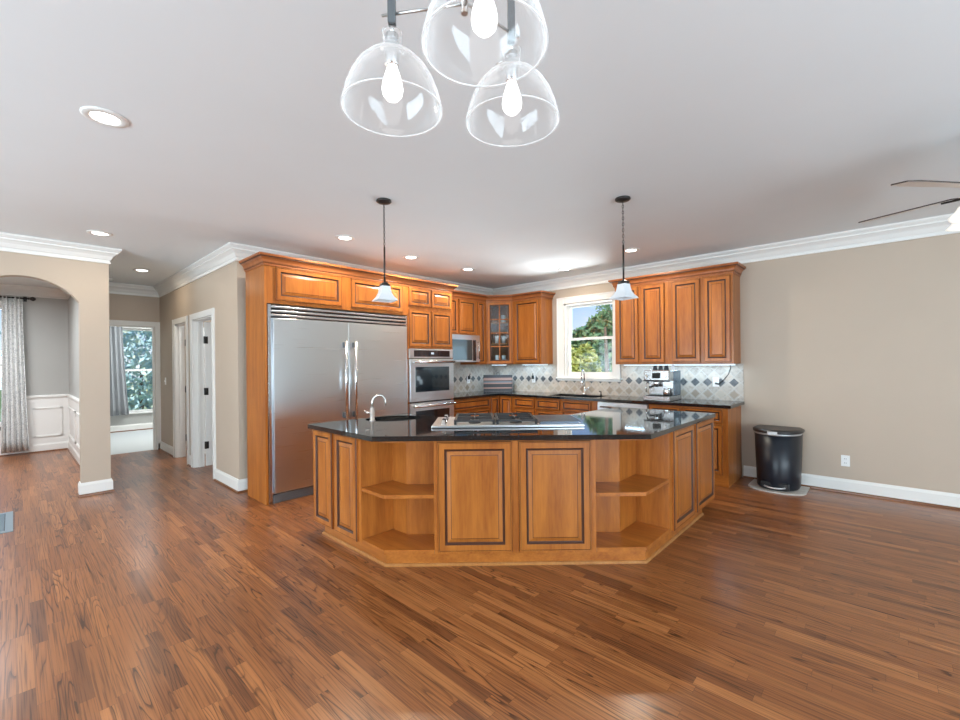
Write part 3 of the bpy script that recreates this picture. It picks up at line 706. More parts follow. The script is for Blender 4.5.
# corner cabinet with glass door
t = thing('corner_cabinet', 'diagonal wooden corner wall cabinet with a divided glass door', 'cabinet', (-4.95, 5.7, 1.37), 'wall cabinets')
cfp = [(EW+0.004, 5.384), (-4.862, 5.384), (-4.515, 5.667), (-4.515, DW-0.004), (EW+0.004, DW-0.004)]
F_D = Face((-4.862, 5.384, 0), (-4.515+4.862, 5.667-5.384, 0), (0.283, -0.347, 0)); LD = math.hypot(0.347, 0.283)
bm = new(); prism(bm, cfp, 1.385, 1.405); prism(bm, cfp, 2.425, 2.445)
box(bm, (EW+0.004, 5.384, 1.405), (-4.875, 5.396, 2.425)); box(bm, (-4.527, 5.68, 1.405), (-4.515, DW-0.01, 2.425)); box(bm, (EW+0.004, 5.4, 1.405), (EW+0.01, DW-0.004, 2.425)); box(bm, (EW+0.01, DW-0.01, 1.405), (-4.527, DW-0.004, 2.425))
fbox(bm, F_D, 0, 0.035, -0.018, 0, 1.385, 2.445); fbox(bm, F_D, LD-0.035, LD, -0.018, 0, 1.385, 2.445)
obj('body', bm, 'wood', t)
cin = [(EW+0.012, 5.40), (-4.87, 5.40), (-4.545, 5.675), (-4.545, DW-0.014), (EW+0.012, DW-0.014)]
for z in (1.72, 2.07):
    bm = new(); prism(bm, cin, z, z+0.014); obj('shelf', bm, 'wood_in', t)
bm = new(); panel_door(bm, F_D, 0.018, LD-0.018, 1.395, 2.42, fr=0.055, hole=True)
dr = obj('door', bm, ['wood', 'glaze'], t)
bm = new(); fbox(bm, F_D, 0.075, LD-0.075, 0.007, 0.010, 1.455, 2.36); obj('glass_pane', bm, 'cab_glass', dr)
bm = new(); fbox(bm, F_D, LD/2-0.009, LD/2+0.009, 0.010, 0.018, 1.452, 2.362)
for z in (1.68, 1.905, 2.13): fbox(bm, F_D, 0.073, LD-0.073, 0.0105, 0.0175, z-0.008, z+0.008)
obj('muntin_grid', bm, 'wood', dr)
# glassware inside
def cup(name, label, x, y, z, r, h, m, group, cat):
    bm = new(); lathe(bm, [(r*0.8, 0), (r, h), (r*0.93, h), (r*0.72, 0.004)], (x, y, z), 14, closed=False)
    return tag(obj(name, bm, m, at=(x, y, z)), label, cat, group)
M['ware'] = plain('white_china', (0.8, 0.82, 0.84), 0.2)
M['ware_glass'] = plain('glassware', (0.75, 0.85, 0.9), 0.08, spec=0.9)
k = 0
for z in (1.4055, 1.7345, 2.0845):
    for (x, y) in ((-4.80, 5.58), (-4.72, 5.66), (-4.86, 5.66), (-4.78, 5.75)):
        k += 1
        if z > 2.0 and k % 2: continue
        cup('drinking_glass', {1.4055: 'tumbler on the bottom shelf behind the divided glass door', 1.7345: 'tumbler on the middle shelf behind the divided glass door', 2.0845: 'tumbler on the top shelf behind the divided glass door'}[z],
            x, y, z, 0.034, 0.13, 'ware' if z == 1.7345 else 'ware_glass', {1.4055: 'tumblers on the bottom shelf', 1.7345: 'tumblers on the middle shelf', 2.0845: 'tumblers on the top shelf'}[z], 'glass')
t = thing('upper_cabinet', 'wooden wall cabinet with one door just left of the kitchen window', 'cabinet', (-4.25, 5.83, 1.37), 'wall cabinets')
bm = new(); box(bm, (-4.513, 5.667, 1.385), (-3.955, DW-0.004, 2.445)); obj('body', bm, 'wood', t)
door(t, F_UPR, -4.465, -3.975, 1.40, 2.415)
# right wall cabinets
for (x0, x1, drs, lab) in ((-2.715, -2.004, ((-2.690, -2.385), (-2.355, -2.045)), 'wooden two-door wall cabinet immediately right of the kitchen window'),
                           (-2.002, XE, ((-1.955, -1.625), (-1.585, -1.295)), 'wooden two-door wall cabinet at the far right end above the counter')):
    t = thing('upper_cabinet', lab, 'cabinet', ((x0+x1)/2, 5.83, 1.37), 'wall cabinets')
    bm = new(); box(bm, (x0, 5.667, 1.372), (x1, DW-0.004, 2.445)); obj('body', bm, 'wood', t)
    for a0, a1 in drs: door(t, F_UPR, a0, a1, 1.392, 2.405)
# cabinet crown mouldings, one run each
def crown(name, label, path, at, side):
    bm = new(); sweep(bm, path, CC, side=side, mm=CCM); tag(obj(name, bm, ['crown_wood', 'glaze'], at=at), label, 'moulding')
crown('cabinet_crown', 'stepped wooden crown on the tall refrigerator and oven cabinets', [(-5.07, 1.725), (FX, 1.725), (FX, 4.315), (-4.79, 4.315)], (FX, 3, 2.43), -1)
crown('cabinet_crown', 'wooden crown along the microwave, corner and window-side wall cabinets', [(-4.87, 4.32), (-4.87, 5.384), (-4.515, 5.667), (-3.955, 5.667), (-3.955, 5.99)], (-4.6, 5.4, 2.43), -1)
crown('cabinet_crown', 'wooden crown over the wall cabinets right of the kitchen window', [(-2.715, 5.99), (-2.715, 5.667), (XE, 5.667), (XE, 5.99)], (-2, 5.8, 2.43), -1)

# microwave
t = thing('microwave', 'stainless built-in microwave under the left wall cabinet', 'microwave', (-5.0, 4.73, 1.40))
F_MW = Face((-4.80, 0, 0), (0, 1, 0), (1, 0, 0))
bm = new(); box(bm, (-5.24, 4.325, 1.425), (-4.80, 5.145, 1.855), 0.003); obj('body', bm, 'steel', t)
bm = new(); fbox(bm, F_MW, 4.33, 5.14, 0, 0.02, 1.43, 1.85, 0.003); d = obj('door', bm, 'steel', t)
bm = new(); fbox(bm, F_MW, 4.37, 4.96, 0.020, 0.024, 1.455, 1.775, 0.002); obj('window', bm, plain('microwave_glass', (0.10, 0.14, 0.16), 0.04, spec=1.0, metal=0.6), d)
bm = new(); fbox(bm, F_MW, 4.975, 5.045, 0.020, 0.024, 1.445, 1.775, 0.001); obj('control_panel', bm, 'black_glass', t)
bm = new(); tube(bm, [F_MW.p(5.085, 0.055, 1.47), F_MW.p(5.085, 0.055, 1.77)], 0.010); tube(bm, [F_MW.p(5.085, 0.018, 1.50), F_MW.p(5.085, 0.055, 1.50)], 0.007); tube(bm, [F_MW.p(5.085, 0.018, 1.74), F_MW.p(5.085, 0.055, 1.74)], 0.007); obj('handle', bm, 'steel_smooth', d)

# ------------------------------------------------------------------ base cabinets
def base_cab(label, F, a0, a1, depth, spec, hollow=False):
    c = F.p((a0+a1)/2, -depth/2, 0)
    t = thing('base_cabinet', label, 'cabinet', c, 'base cabinets along the walls')
    bm = new()
    if hollow:
        fbox(bm, F, a0, a1, -depth, 0, 0.10, 0.12); fbox(bm, F, a0, a0+0.018, -depth, 0, 0.12, 0.878); fbox(bm, F, a1-0.018, a1, -depth, 0, 0.12, 0.878)
        fbox(bm, F, a0+0.018, a1-0.018, -0.02, 0, 0.12, 0.878); fbox(bm, F, a0+0.018, a1-0.018, -depth, -depth+0.01, 0.12, 0.878)
    else: fbox(bm, F, a0, a1, -depth, 0, 0.10, 0.878)
    fbox(bm, F, a0, a1, -depth, -0.06, 0.0, 0.10); obj('body', bm, 'wood', t)
    for kind, u0, u1, z0, z1 in spec: door(t, F, u0, u1, z0, z1, name=kind, fr=0.035 if kind == 'drawer' else 0.05)
    return t
base_cab('wooden base cabinet with a wide drawer right of the wall ovens', F_BSL, 4.318, 5.150, 0.60, [('drawer', 4.34, 5.13, 0.71, 0.86), ('drawer', 4.34, 5.13, 0.42, 0.69), ('drawer', 4.34, 5.13, 0.13, 0.40)])
t = thing('base_cabinet', 'wooden corner base cabinet below the striped board', 'cabinet', (-4.9, 5.6, 0), 'base cabinets along the walls')
bm = new(); prism(bm, [(-5.19, 5.152), (-4.59, 5.152), (-4.59, 5.387), (-4.302, 5.387), (-4.302, 5.985), (-5.19, 5.985)], 0.10, 0.878); obj('body', bm, 'wood', t)
door(t, F_BSL, 5.17, 5.36, 0.13, 0.86, fr=0.045); door(t, F_BSR, -4.56, -4.32, 0.13, 0.86, fr=0.045)
base_cab('wooden base cabinet left of the sink base', F_BSR, -4.300, -3.866, 0.60, [('drawer', -4.27, -3.885, 0.71, 0.86), ('door', -4.27, -3.885, 0.13, 0.69)])
base_cab('wooden sink base cabinet under the kitchen window', F_BSR, -3.864, -2.846, 0.60, [('drawer', -3.845, -3.435, 0.71, 0.86), ('drawer', -3.40, -2.935, 0.71, 0.86), ('door', -3.845, -3.37, 0.13, 0.69), ('door', -3.35, -2.87, 0.13, 0.69)], hollow=True)
base_cab('wooden base cabinet right of the dishwasher, below the espresso machine', F_BSR, -2.150, -1.758, 0.60, [('drawer', -2.13, -1.775, 0.71, 0.86), ('door', -2.13, -1.775, 0.13, 0.69)])
tb = base_cab('wooden base cabinet at the right end of the window wall, with finished side', F_BSR, -1.756, XE, 0.60, [('drawer', -1.735, -1.325, 0.71, 0.86), ('door', -1.735, -1.325, 0.13, 0.69)])
bm = new(); fbox(bm, F_BSR, -1.756, XE+0.0, -0.06, 0.0, 0.0, 0.10); obj('toe_board', bm, 'wood_x', tb)
t = thing('dishwasher', 'stainless dishwasher panel under the window-wall counter', 'dishwasher', (-2.5, 5.6, 0))
bm = new(); box(bm, (-2.842, 5.40, 0.02), (-2.154, 5.98, 0.870)); obj('body', bm, 'steel_dark', t)
bm = new(); fbox(bm, F_BSR, -2.838, -2.158, -0.012, 0.02, 0.11, 0.868, 0.004); d = obj('door', bm, 'steel_x', t)
bm = new(); tube(bm, [F_BSR.p(-2.78, 0.055, 0.81), F_BSR.p(-2.22, 0.055, 0.81)], 0.010); tube(bm, [F_BSR.p(-2.76, 0.02, 0.81), F_BSR.p(-2.76, 0.055, 0.81)], 0.008); tube(bm, [F_BSR.p(-2.24, 0.02, 0.81), F_BSR.p(-2.24, 0.055, 0.81)], 0.008); obj('handle', bm, 'steel_smooth', d)

# wall counter with sink hole
hole = [(-3.70, 5.44), (-2.92, 5.44), (-2.92, 5.84), (-3.70, 5.84)]
bm = new(); prism(bm, [(EW+0.002, 4.318), (-4.555, 4.318), (-4.555, 5.352), (XE+0.035, 5.352), (XE+0.035, DW-0.002), (EW+0.002, DW-0.002)], 0.879, 0.914, 'z', [hole])
tag(obj('countertop', bm, 'granite', at=(-3.3, 5.6, 0.879)), 'black granite counter running along both kitchen walls', 'countertop')
t = thing('kitchen_sink', 'stainless undermount sink in the wall counter below the window', 'sink', (-3.31, 5.64, 0.66))
bm = new()
for lo, hi in (((-3.70, 5.44, 0.66), (-2.92, 5.84, 0.668)), ((-3.712, 5.43, 0.66), (-3.701, 5.85, 0.878)), ((-2.919, 5.43, 0.66), (-2.908, 5.85, 0.878)), ((-3.70, 5.43, 0.66), (-2.92, 5.439, 0.878)), ((-3.70, 5.841, 0.66), (-2.92, 5.85, 0.878))): box(bm, lo, hi)
obj('basin', bm, 'steel_x', t)
bm = new(); lathe(bm, [(0.045, 0.669), (0.045, 0.673), (0.03, 0.671)], (-3.31, 5.64, 0), 20); obj('drain', bm, 'chrome', t)
# backsplashes
bm = new(); prism(bm, [(-5.24, 0.915), (XE+0.028, 0.915), (XE+0.028, 1.370), (-2.72, 1.370), (-2.72, 1.371), (CWX1+0.016, 1.371), (CWX1+0.016, WZ0-0.076), (CWX0-0.016, WZ0-0.076), (CWX0-0.016, 1.371), (-5.24, 1.371)], DW-0.010, DW-0.0005, 'y')
struct('trim_8', bm, 'tile_x')
bm = new(); box(bm, (EW+0.0005, 4.32, 0.915), (EW+0.010, DW-0.011, 1.384)); struct('trim_9', bm, 'tile_y')
# LED strips under the wall cabinets
def led(label, lo, hi, pw):
    c = [(a+b_)/2 for a, b_ in zip(lo, hi)]
    t = thing('led_strip_light', label, 'light', (c[0], c[1], lo[2]), 'under-cabinet light strips')
    bm = new(); box(bm, (lo[0], lo[1], lo[2]+0.004), (hi[0], hi[1], hi[2]), 0.001); obj('housing', bm, 'white_plastic', t)
    bm = new(); box(bm, (lo[0]+0.004, lo[1]+0.004, lo[2]), (hi[0]-0.004, hi[1]-0.004, lo[2]+0.004)); obj('lens', bm, 'led', t)
    a = area('led_strip_lamp', (0, 0, -0.004), (0, 0, 0), hi[0]-lo[0]-0.02, hi[1]-lo[1]-0.006, pw, (0.55, 0.80, 1.0)); a.parent = t
led('cool white light strip under the cabinets right of the window', (-2.69, 5.86, 1.354), (-1.30, 5.89, 1.371), 3.4)
led('cool white light strip under the cabinet left of the window', (-4.48, 5.86, 1.367), (-3.98, 5.89, 1.384), 1.4)
led('cool white light strip under the corner cabinet', (-4.98, 5.64, 1.367), (-4.66, 5.67, 1.384), 3.2)

# outlets and switches
def outlet(label, F, a, z, cat='outlet', kind='duplex', b=0.0):
    t = thing('wall_outlet' if cat == 'outlet' else 'light_switch', label, cat, F.p(a, b, z))
    bm = new(); fbox(bm, F, a-0.036, a+0.036, b, b+0.006, z-0.058, z+0.058, 0.002); obj('cover_plate', bm, 'white_plastic', t)
    if kind == 'duplex':
        for dz in (-0.022, 0.022):
            bm = new(); fbox(bm, F, a-0.017, a+0.017, b+0.006, b+0.008, z+dz-0.015, z+dz+0.015, 0.001); s = obj('socket', bm, 'white_plastic', t)
            bm = new(); fbox(bm, F, a-0.008, a-0.005, b+0.008, b+0.0085, z+dz-0.006, z+dz+0.006); fbox(bm, F, a+0.005, a+0.008, b+0.008, b+0.0085, z+dz-0.006, z+dz+0.006); obj('slot', bm, 'black', s)
    else:
        bm = new(); fbox(bm, F, a-0.006, a+0.006, b+0.006, b+0.018, z-0.012, z+0.012, 0.002); obj('toggle', bm, 'white_plastic', t)
    return t
F_W = Face((0, DW, 0), (1, 0, 0), (0, -1, 0)); F_L = Face((EW, 0, 0), (0, 1, 0), (1, 0, 0))
outlet('white outlet low on the bare wall right of the trash can', F_W, -0.308, 0.335)
outlet('white outlet on the tiled wall with a dark cord at the far right', F_W, -1.543, 1.142, b=0.0105)
outlet('white outlet on the tiled wall left of the kitchen window', F_W, -4.335, 1.125, b=0.0105)
outlet('white outlet on the tiled wall left of the striped board', F_L, 5.33, 1.12, b=0.0105)
outlet('white light switch at the end of the hall beside the doorway', F_H, -8.62, 1.165, 'switch', 'toggle')
def plug_adapter(label, F, a, z):
    bm = new(); fbox(bm, F, a-0.018, a+0.018, 0.0190, 0.05, z-0.01, z+0.05, 0.006); tube(bm, [F.p(a, 0.04, z+0.05), F.p(a+0.012, 0.05, z+0.085)], 0.006)
    tag(obj('plug_adapter', bm, 'black', at=F.p(a, 0.02, z)), label, 'plug')
plug_adapter('black plug in the tile outlet left of the kitchen window', F_W, -4.335, 1.14); plug_adapter('black plug in the tile outlet left of the striped board', F_L, 5.33, 1.14)
bm = new(); pts = [(-1.543, DW-0.022, 1.125), (-1.50, DW-0.05, 1.118), (-1.46, DW-0.03, 1.16), (-1.40, DW-0.02, 1.24), (-1.375, DW-0.02, 1.32), (-1.372, DW-0.05, 1.371)]
tube(bm, pts, [0.012, 0.010, 0.005, 0.004, 0.004, 0.004], 8); tag(obj('power_cord', bm, 'black', at=pts[0]), 'thin dark power cord rising from the outlet to the right wall cabinet', 'cord')

# striped board in the corner
t = thing('striped_board', 'dark and tan striped board with wire hook leaning in the counter corner', 'board', (-4.88, 5.70, 0.915))
FB = Face((-5.069, 5.530, 0), (1, 1, 0), (1, -1, 0)); cols = [(0.02, 0.02, 0.025), (0.30, 0.15, 0.12), (0.02, 0.02, 0.025), (0.11, 0.10, 0.11), (0.28, 0.19, 0.15), (0.02, 0.02, 0.025)]
bm = new(); hs = [0.915, 0.965, 0.985, 1.045, 1.065, 1.09, 1.105, 1.150, 1.166, 1.20]; ix = [0, 1, 0, 1, 2, 0, 1, 0, 0]
for i in range(9): fbox(bm, FB, 0.0, 0.50, -0.010-0.0001*i, 0.010, hs[i], hs[i+1], 0, ix[i])
obj('board', bm, [plain('board_dark', (0.03, 0.03, 0.035), 0.4), plain('board_tan', (0.33, 0.19, 0.15), 0.4), plain('board_grey', (0.16, 0.16, 0.17), 0.4)], t)
bm = new(); tube(bm, [FB.p(0.22, 0, 1.20), FB.p(0.225, 0, 1.23), FB.p(0.25, 0, 1.245), FB.p(0.275, 0, 1.23), FB.p(0.28, 0, 1.20)], 0.003); obj('hook', bm, 'black', t)

# kitchen faucet and soap pump
t = thing('kitchen_faucet', 'tall chrome arched faucet at the window sink', 'faucet', (-3.33, 5.895, 0.914))
def V_(x, y, z): return (x, y, z)
bm = new(); lathe(bm, [(0.03, 0.9145), (0.03, 0.922), (0.02, 0.93), (0.018, 1.02), (0.014, 1.03)], (-3.33, 5.895, 0), 18); obj('base', bm, 'chrome', t)
bm = new(); arc = [(-3.33, 5.895, 1.02), (-3.33, 5.895, 1.20)] + [(-3.33+0.02*(1-math.cos(a)), 5.895-0.075*(1-math.cos(a)), 1.20+0.09*math.sin(a)) for a in [PI*i/10 for i in range(1, 11)]] + [(-3.29, 5.745, 1.12)]
tube(bm, arc, 0.011, 12); lathe(bm, [(0.012, 1.07), (0.017, 1.08), (0.017, 1.13), (0.012, 1.14)], (-3.29, 5.745, 0), 14); obj('spout', bm, 'chrome', t)
bm = new(); tube(bm, [(-3.31, 5.895, 0.985), (-3.25, 5.885, 1.03)], 0.008); obj('lever', bm, 'chrome', t)
t = thing('soap_dispenser', 'small dark soap pump on the counter right of the window faucet', 'soap dispenser', (-3.06, 5.90, 0.914))
bm = new(); lathe(bm, [(0.016, 0.9145), (0.016, 0.925), (0.009, 0.93), (0.009, 0.965)], (-3.06, 5.90, 0), 12); obj('pump_base', bm, 'bronze', t)
bm = new(); tube(bm, [(-3.06, 5.90, 0.96), (-3.06, 5.90, 0.972), (-3.06, 5.85, 0.975)], 0.007); obj('nozzle', bm, 'bronze', t)

# espresso machine
t = thing('espresso_machine', 'stainless espresso machine on the counter right of the window', 'coffee machine', (-2.03, 5.68, 0.915))
F_E = Face((0, 5.49, 0), (1, 0, 0), (0, -1, 0)); a0, a1 = -2.235, -1.925
bm = new(); box(bm, (a0, 5.61, 0.975), (a1, 5.86, 1.29), 0.008); obj('body', bm, 'steel_machine', t)
bm = new(); box(bm, (a0-0.01, 5.44, 0.915), (a1+0.01, 5.87, 0.975), 0.006); tr = obj('drip_tray_base', bm, 'steel_machine', t)
bm = new()
for i in range(9): box(bm, (a0+0.02+i*0.031, 5.455, 0.975), (a0+0.028+i*0.031, 5.60, 0.981))
box(bm, (a0+0.01, 5.45, 0.9745), (a1-0.01, 5.605, 0.976)); obj('drip_grate', bm, 'steel_dark', tr)
bm = new(); box(bm, (a0-0.005, 5.455, 1.165), (a1+0.003, 5.61, 1.295), 0.012); hd = obj('head', bm, 'steel_machine', t)
bm = new(); fbox(bm, F_E, a0+0.105, a0+0.205, 0.035, 0.039, 1.195, 1.265, 0.002); obj('display', bm, 'black_glass', hd)
bm = new(); fbox(bm, F_E, a0-0.01, a1+0.01, 0.036, 0.040, 1.155, 1.170, 0.001); obj('dark_band', bm, 'black', hd)
for i, x in enumerate((a0+0.04, a1-0.05)):
    bm = new(); tube(bm, [(x, 5.455, 1.225), (x, 5.43, 1.225)], 0.018, 16); obj('dial', bm, 'chrome', hd)
bm = new(); lathe(bm, [(0.032, 1.115), (0.034, 1.12), (0.034, 1.165), (0.03, 1.168)], (-2.11, 5.53, 0), 20); gh = obj('group_head', bm, 'chrome', t)
bm = new(); lathe(bm, [(0.028, 1.085), (0.033, 1.09), (0.033, 1.115)], (-2.11, 5.53, 0), 20); tube(bm, [(-2.11, 5.50, 1.10), (-2.13, 5.38, 1.09)], [0.010, 0.014]); obj('portafilter', bm, 'black', gh)
bm = new(); tube(bm, [(-2.205, 5.50, 1.16), (-2.215, 5.47, 1.10), (-2.21, 5.46, 1.02)], 0.006); obj('steam_wand', bm, 'chrome', t)
bm = new(); lathe(bm, [(0.03, 0.0), (0.038, 0.02), (0.036, 0.07), (0.032, 0.085), (0.028, 0.085)], (-1.985, 5.53, 0.982), 18); tag(obj('milk_jug', bm, 'chrome', at=(-1.985, 5.53, 0.982)), 'small steel milk jug on the espresso machine tray', 'jug')
bm = new(); box(bm, (a1+0.001, 5.615, 0.98), (a1+0.004, 5.855, 1.285)); obj('side_panel', bm, plain('blue_grey_panel', (0.16, 0.22, 0.28), 0.25, 0.8), t)
for x, lab in ((-2.17, 'dark cup upside down on the left of the espresso machine top'), (-2.10, 'dark cup upside down in the middle of the espresso machine top'), (-2.03, 'dark cup upside down on the right of the espresso machine top')):
    bm = new(); lathe(bm, [(0.030, 0), (0.031, 0.004), (0.022, 0.05), (0.018, 0.055), (0.018, 0.06)], (x, 5.66, 1.2955), 16)
    tag(obj('cup', bm, 'bin', at=(x, 5.66, 1.2955)), lab, 'cup', 'cups on the espresso machine')
t = thing('drink_bottle', 'white and clear bottle standing on the espresso machine', 'bottle', (-1.97, 5.70, 1.296))
bm = new(); lathe(bm, [(0.025, 1.2955), (0.026, 1.34), (0.012, 1.352), (0.010, 1.360)], (-1.97, 5.72, 0), 16); obj('bottle_body', bm, 'ware', t)

# ------------------------------------------------------------------ island
F0 = Vector((-2.552, 1.745)); F1 = Vector((-1.222, 3.000)); e = (F1-F0).normalized(); nn = Vector((e.y, -e.x)); LI = (F1-F0).length
F_IL = Face((0, 1.745, 0), (1, 0, 0), (0, -1, 0)); F_IR = Face((-1.222, 0, 0), (0, 1, 0), (1, 0, 0)); F_I = Face((F0.x, F0.y, 0), (e.x, e.y, 0), (nn.x, nn.y, 0))
def fp(a, b_): v = F0+e*a+nn*b_; return (v.x, v.y)
sA, sB = 0.352, 1.478     # where the door section of the front begins and ends
isl = thing('kitchen_island', 'large angled wooden kitchen island with open corner shelves', 'kitchen island', (-2.2, 2.7, 0))
Dl = fp(sA, -0.28); Dr = fp(sB, -0.28); Cl = (-2.66, fp(0.0, 0)[1]+0.245)
Cl = fp(0.115, -0.28); Cr = fp(1.735, -0.28)
outer = [(-3.545, 1.745), (-2.835, 1.745), (-2.835, Cl[1]+0.0), Cl, Dl, fp(sA, 0), fp(sB, 0), Dr, Cr, (Cr[0], 3.44), (-1.222, 3.44), (-1.222, 4.62), (-2.12, 4.62), (-2.12, 3.52), (-2.99, 2.65), (-3.545, 2.65)]
bm = new(); prism(bm, outer, 0.085, 0.878, 'z', [oval(-3.270, 2.36, 0.275, 0.22, 36, math.radians(66))[::-1]]); obj('body', bm, 'wood', isl)
bm = new(); prism(bm, [(-3.43, 1.765), (F0.x, 1.765), (-1.236, F1.y+0.008), (-1.236, 4.30), (-2.11, 4.30), (-2.11, 3.53), (-2.98, 2.64), (-3.43, 2.64)], 0.0, 0.084); obj('base_board', bm, 'wood_x', isl)
bm = new(); sweep(bm, [(-3.43, 2.0), (-3.43, 1.765), (F0.x, 1.765), (-1.236, F1.y+0.008), (-1.236, 4.30)], [(0, 0), (0.016, 0), (0.015, 0.010), (0.010, 0.017), (0, 0.019)], side=-1)
sm = obj('shoe_moulding', bm, 'wood_in', isl); sm['label'] = 'pale thin shoe moulding'
nl = [(-2.833, 1.747), (F0.x, 1.747), fp(sA-0.002, 0), fp(sA-0.002, -0.277), fp(0.117, -0.277), (-2.833, Cl[1]-0.003)]
nr = [fp(sB+0.002, 0), (F1.x, F1.y), (F1.x, 3.438), (Cr[0]+0.003, 3.438), fp(1.733, -0.277), fp(sB+0.002, -0.277)]
for poly in (nl, nr):
    bm = new(); prism(bm, poly, 0.085, 0.115); obj('bottom_shelf', bm, 'wood_x', isl)
    bm = new(); prism(bm, poly, 0.472, 0.497); obj('shelf', bm, 'wood_x', isl)
# thin top rails over the niches
bm = new(); prism(bm, [(-2.833, 1.747), (F0.x, 1.747), fp(sA-0.002, 0), fp(sA-0.002, -0.018), fp(0.008, -0.018), (-2.833, 1.765)], 0.862, 0.878); obj('top_rail', bm, 'wood_x', isl)
bm = new(); prism(bm, [fp(sB+0.002, 0), (F1.x, F1.y), (F1.x, 3.438), (F1.x-0.018, 3.438), (F1.x-0.018, F1.y+0.008), fp(sB+0.002, -0.018)], 0.862, 0.878); obj('top_rail', bm, 'wood_x', isl)
for a0, a1 in ((-3.548, -3.240), (-3.198, -2.872)): door(isl, F_IL, a0, a1, 0.092, 0.866)
for a0, a1 in ((0.376, 0.892), (0.940, 1.440)): door(isl, F_I, a0, a1, 0.103, 0.866, fr=0.060)
for a0, a1 in ((3.500, 3.995), (4.06, 4.59)): door(isl, F_IR, a0, a1, 0.085, 0.866)
# countertop of the island with prep sink hole
sink_c = (-3.270, 2.36)
ct = [(-3.52, 1.668), (-2.574, 1.668), (-1.165, 2.952), (-1.165, 4.50), (-2.165, 4.50), (-2.165, 3.52), (-2.985, 2.70), (-3.52, 2.70)]
cthole = oval(sink_c[0], sink_c[1], 0.255, 0.20, 36, math.radians(66))
bm = new(); prism(bm, ct, 0.879, 0.914, 'z', [cthole[::-1]])
o = tag(obj('island_countertop', bm, 'granite', at=(-2.2, 2.7, 0.879)), 'black granite top of the angled kitchen island', 'countertop')
t = thing('prep_sink', 'small oval prep sink let into the island top', 'sink', (sink_c[0], sink_c[1], 0.75))
def ovr(s, z): return [(x, y, z) for x, y in oval(sink_c[0], sink_c[1], 0.255*s, 0.20*s, 36, math.radians(66))]
bm = new(); rs = [ovr(1.03, 0.878), ovr(0.99, 0.878), ovr(0.96, 0.80), ovr(0.85, 0.76), ovr(0.3, 0.755), ovr(0.3, 0.745), ovr(0.87, 0.75), ovr(1.0, 0.80), ovr(1.03, 0.86)]
vr = [[bm.verts.new(p) for p in r] for r in rs]
for k in range(len(vr)):
    A, B = vr[k], vr[(k+1) % len(vr)]
    for i in range(36): bm.faces.new((A[i], A[(i+1) % 36], B[(i+1) % 36], B[i])).smooth = True
bm.faces.new(vr[4]); bm.faces.new(vr[5]); obj('bowl', bm, 'black', t)
# island faucet
fx, fy = -3.262, 2.125
t = thing('island_faucet', 'small brushed nickel gooseneck faucet on the island', 'faucet', (fx, fy, 0.914))
bm = new(); lathe(bm, [(0.026, 0.9145), (0.026, 0.920), (0.019, 0.926), (0.017, 1.03), (0.010, 1.036)], (fx, fy, 0), 18); obj('base', bm, 'nickel', t)
hd_ = Vector((0.35, 0.94)).normalized(); ap = [(fx, fy, 1.03), (fx, fy, 1.075)]
for i in range(1, 13):
    a = PI*i/12; ap.append((fx+hd_.x*0.058*(1-math.cos(a)), fy+hd_.y*0.058*(1-math.cos(a)), 1.075+0.062*math.sin(a)))
ap.append((fx+hd_.x*0.118, fy+hd_.y*0.118, 1.045)); bm = new(); tube(bm, ap, 0.0095, 12); obj('spout', bm, 'nickel', t)
bm = new(); tube(bm, [(fx-0.010, fy-0.008, 0.985), (fx-0.045, fy-0.035, 0.988)], [0.010, 0.012]); tube(bm, [(fx-0.04, fy-0.03, 0.985), (fx-0.055, fy-0.045, 1.01)], 0.005); obj('lever', bm, 'nickel', t)

# cooktop
def cp_(a, b_, z): v = F0+e*a+nn*b_; return (v.x, v.y, z)
F_C = F_I
t = thing('gas_cooktop', 'stainless gas cooktop with black grates and griddle cover in the island top', 'cooktop', cp_(0.92, -0.55, 0.9145))
c0, c1, cb0, cb1 = 0.305, 1.477, -0.865, -0.305
bm = new(); fbox(bm, F_C, c0, c1, cb0, cb1, 0.9145, 0.930, 0.004); fbox(bm, F_C, c0, c1, cb1-0.03, cb1+0.012, 0.9145, 0.934, 0.005); obj('tray', bm, 'steel_x', t)
def grate(a0, a1):
    bm = new(); b0, b1 = cb0+0.05, cb1-0.05; z0, z1 = 0.952, 0.968; r = 0.010
    for a in (a0, a1-2*r): fbox(bm, F_C, a, a+2*r, b0, b1, z0, z1, 0.003)
    for b_ in (b0, (b0+b1)/2-r, b1-2*r): fbox(bm, F_C, a0, a1, b_, b_+2*r, z0, z1, 0.003)
    am = (a0+a1)/2
    for bb in (b0+(b1-b0)*0.25, b0+(b1-b0)*0.75):
        fbox(bm, F_C, a0, am-0.035, bb-0.006, bb+0.006, z0, z1, 0.002); fbox(bm, F_C, am+0.035, a1, bb-0.006, bb+0.006, z0, z1, 0.002)
        fbox(bm, F_C, am-0.006, am+0.006, bb-0.11, bb-0.035, z0, z1, 0.002); fbox(bm, F_C, am-0.006, am+0.006, bb+0.035, bb+0.11, z0, z1, 0.002)
    for a in (a0, a1-0.02):
        for b_ in (b0, b1-0.02): fbox(bm, F_C, a, a+0.02, b_, b_+0.02, 0.930, z0, 0.002)
    obj('grate', bm, 'black_iron', t)
grate(c0+0.17, c0+0.49); grate(c0+0.50, c0+0.82)
for a in (c0+0.33, c0+0.66):
    for b_ in (cb0+0.155, cb1-0.155):
        v = cp_(a, b_, 0); bm = new(); lathe(bm, [(0.05, 0.930), (0.048, 0.936), (0.034, 0.939), (0.034, 0.946), (0.028, 0.948)], (v[0], v[1], 0), 20); obj('burner', bm, 'black_iron', t)
bm = new(); fbox(bm, F_C, c0+0.84, c1-0.03, cb0+0.05, cb1-0.045, 0.930, 0.944, 0.003)
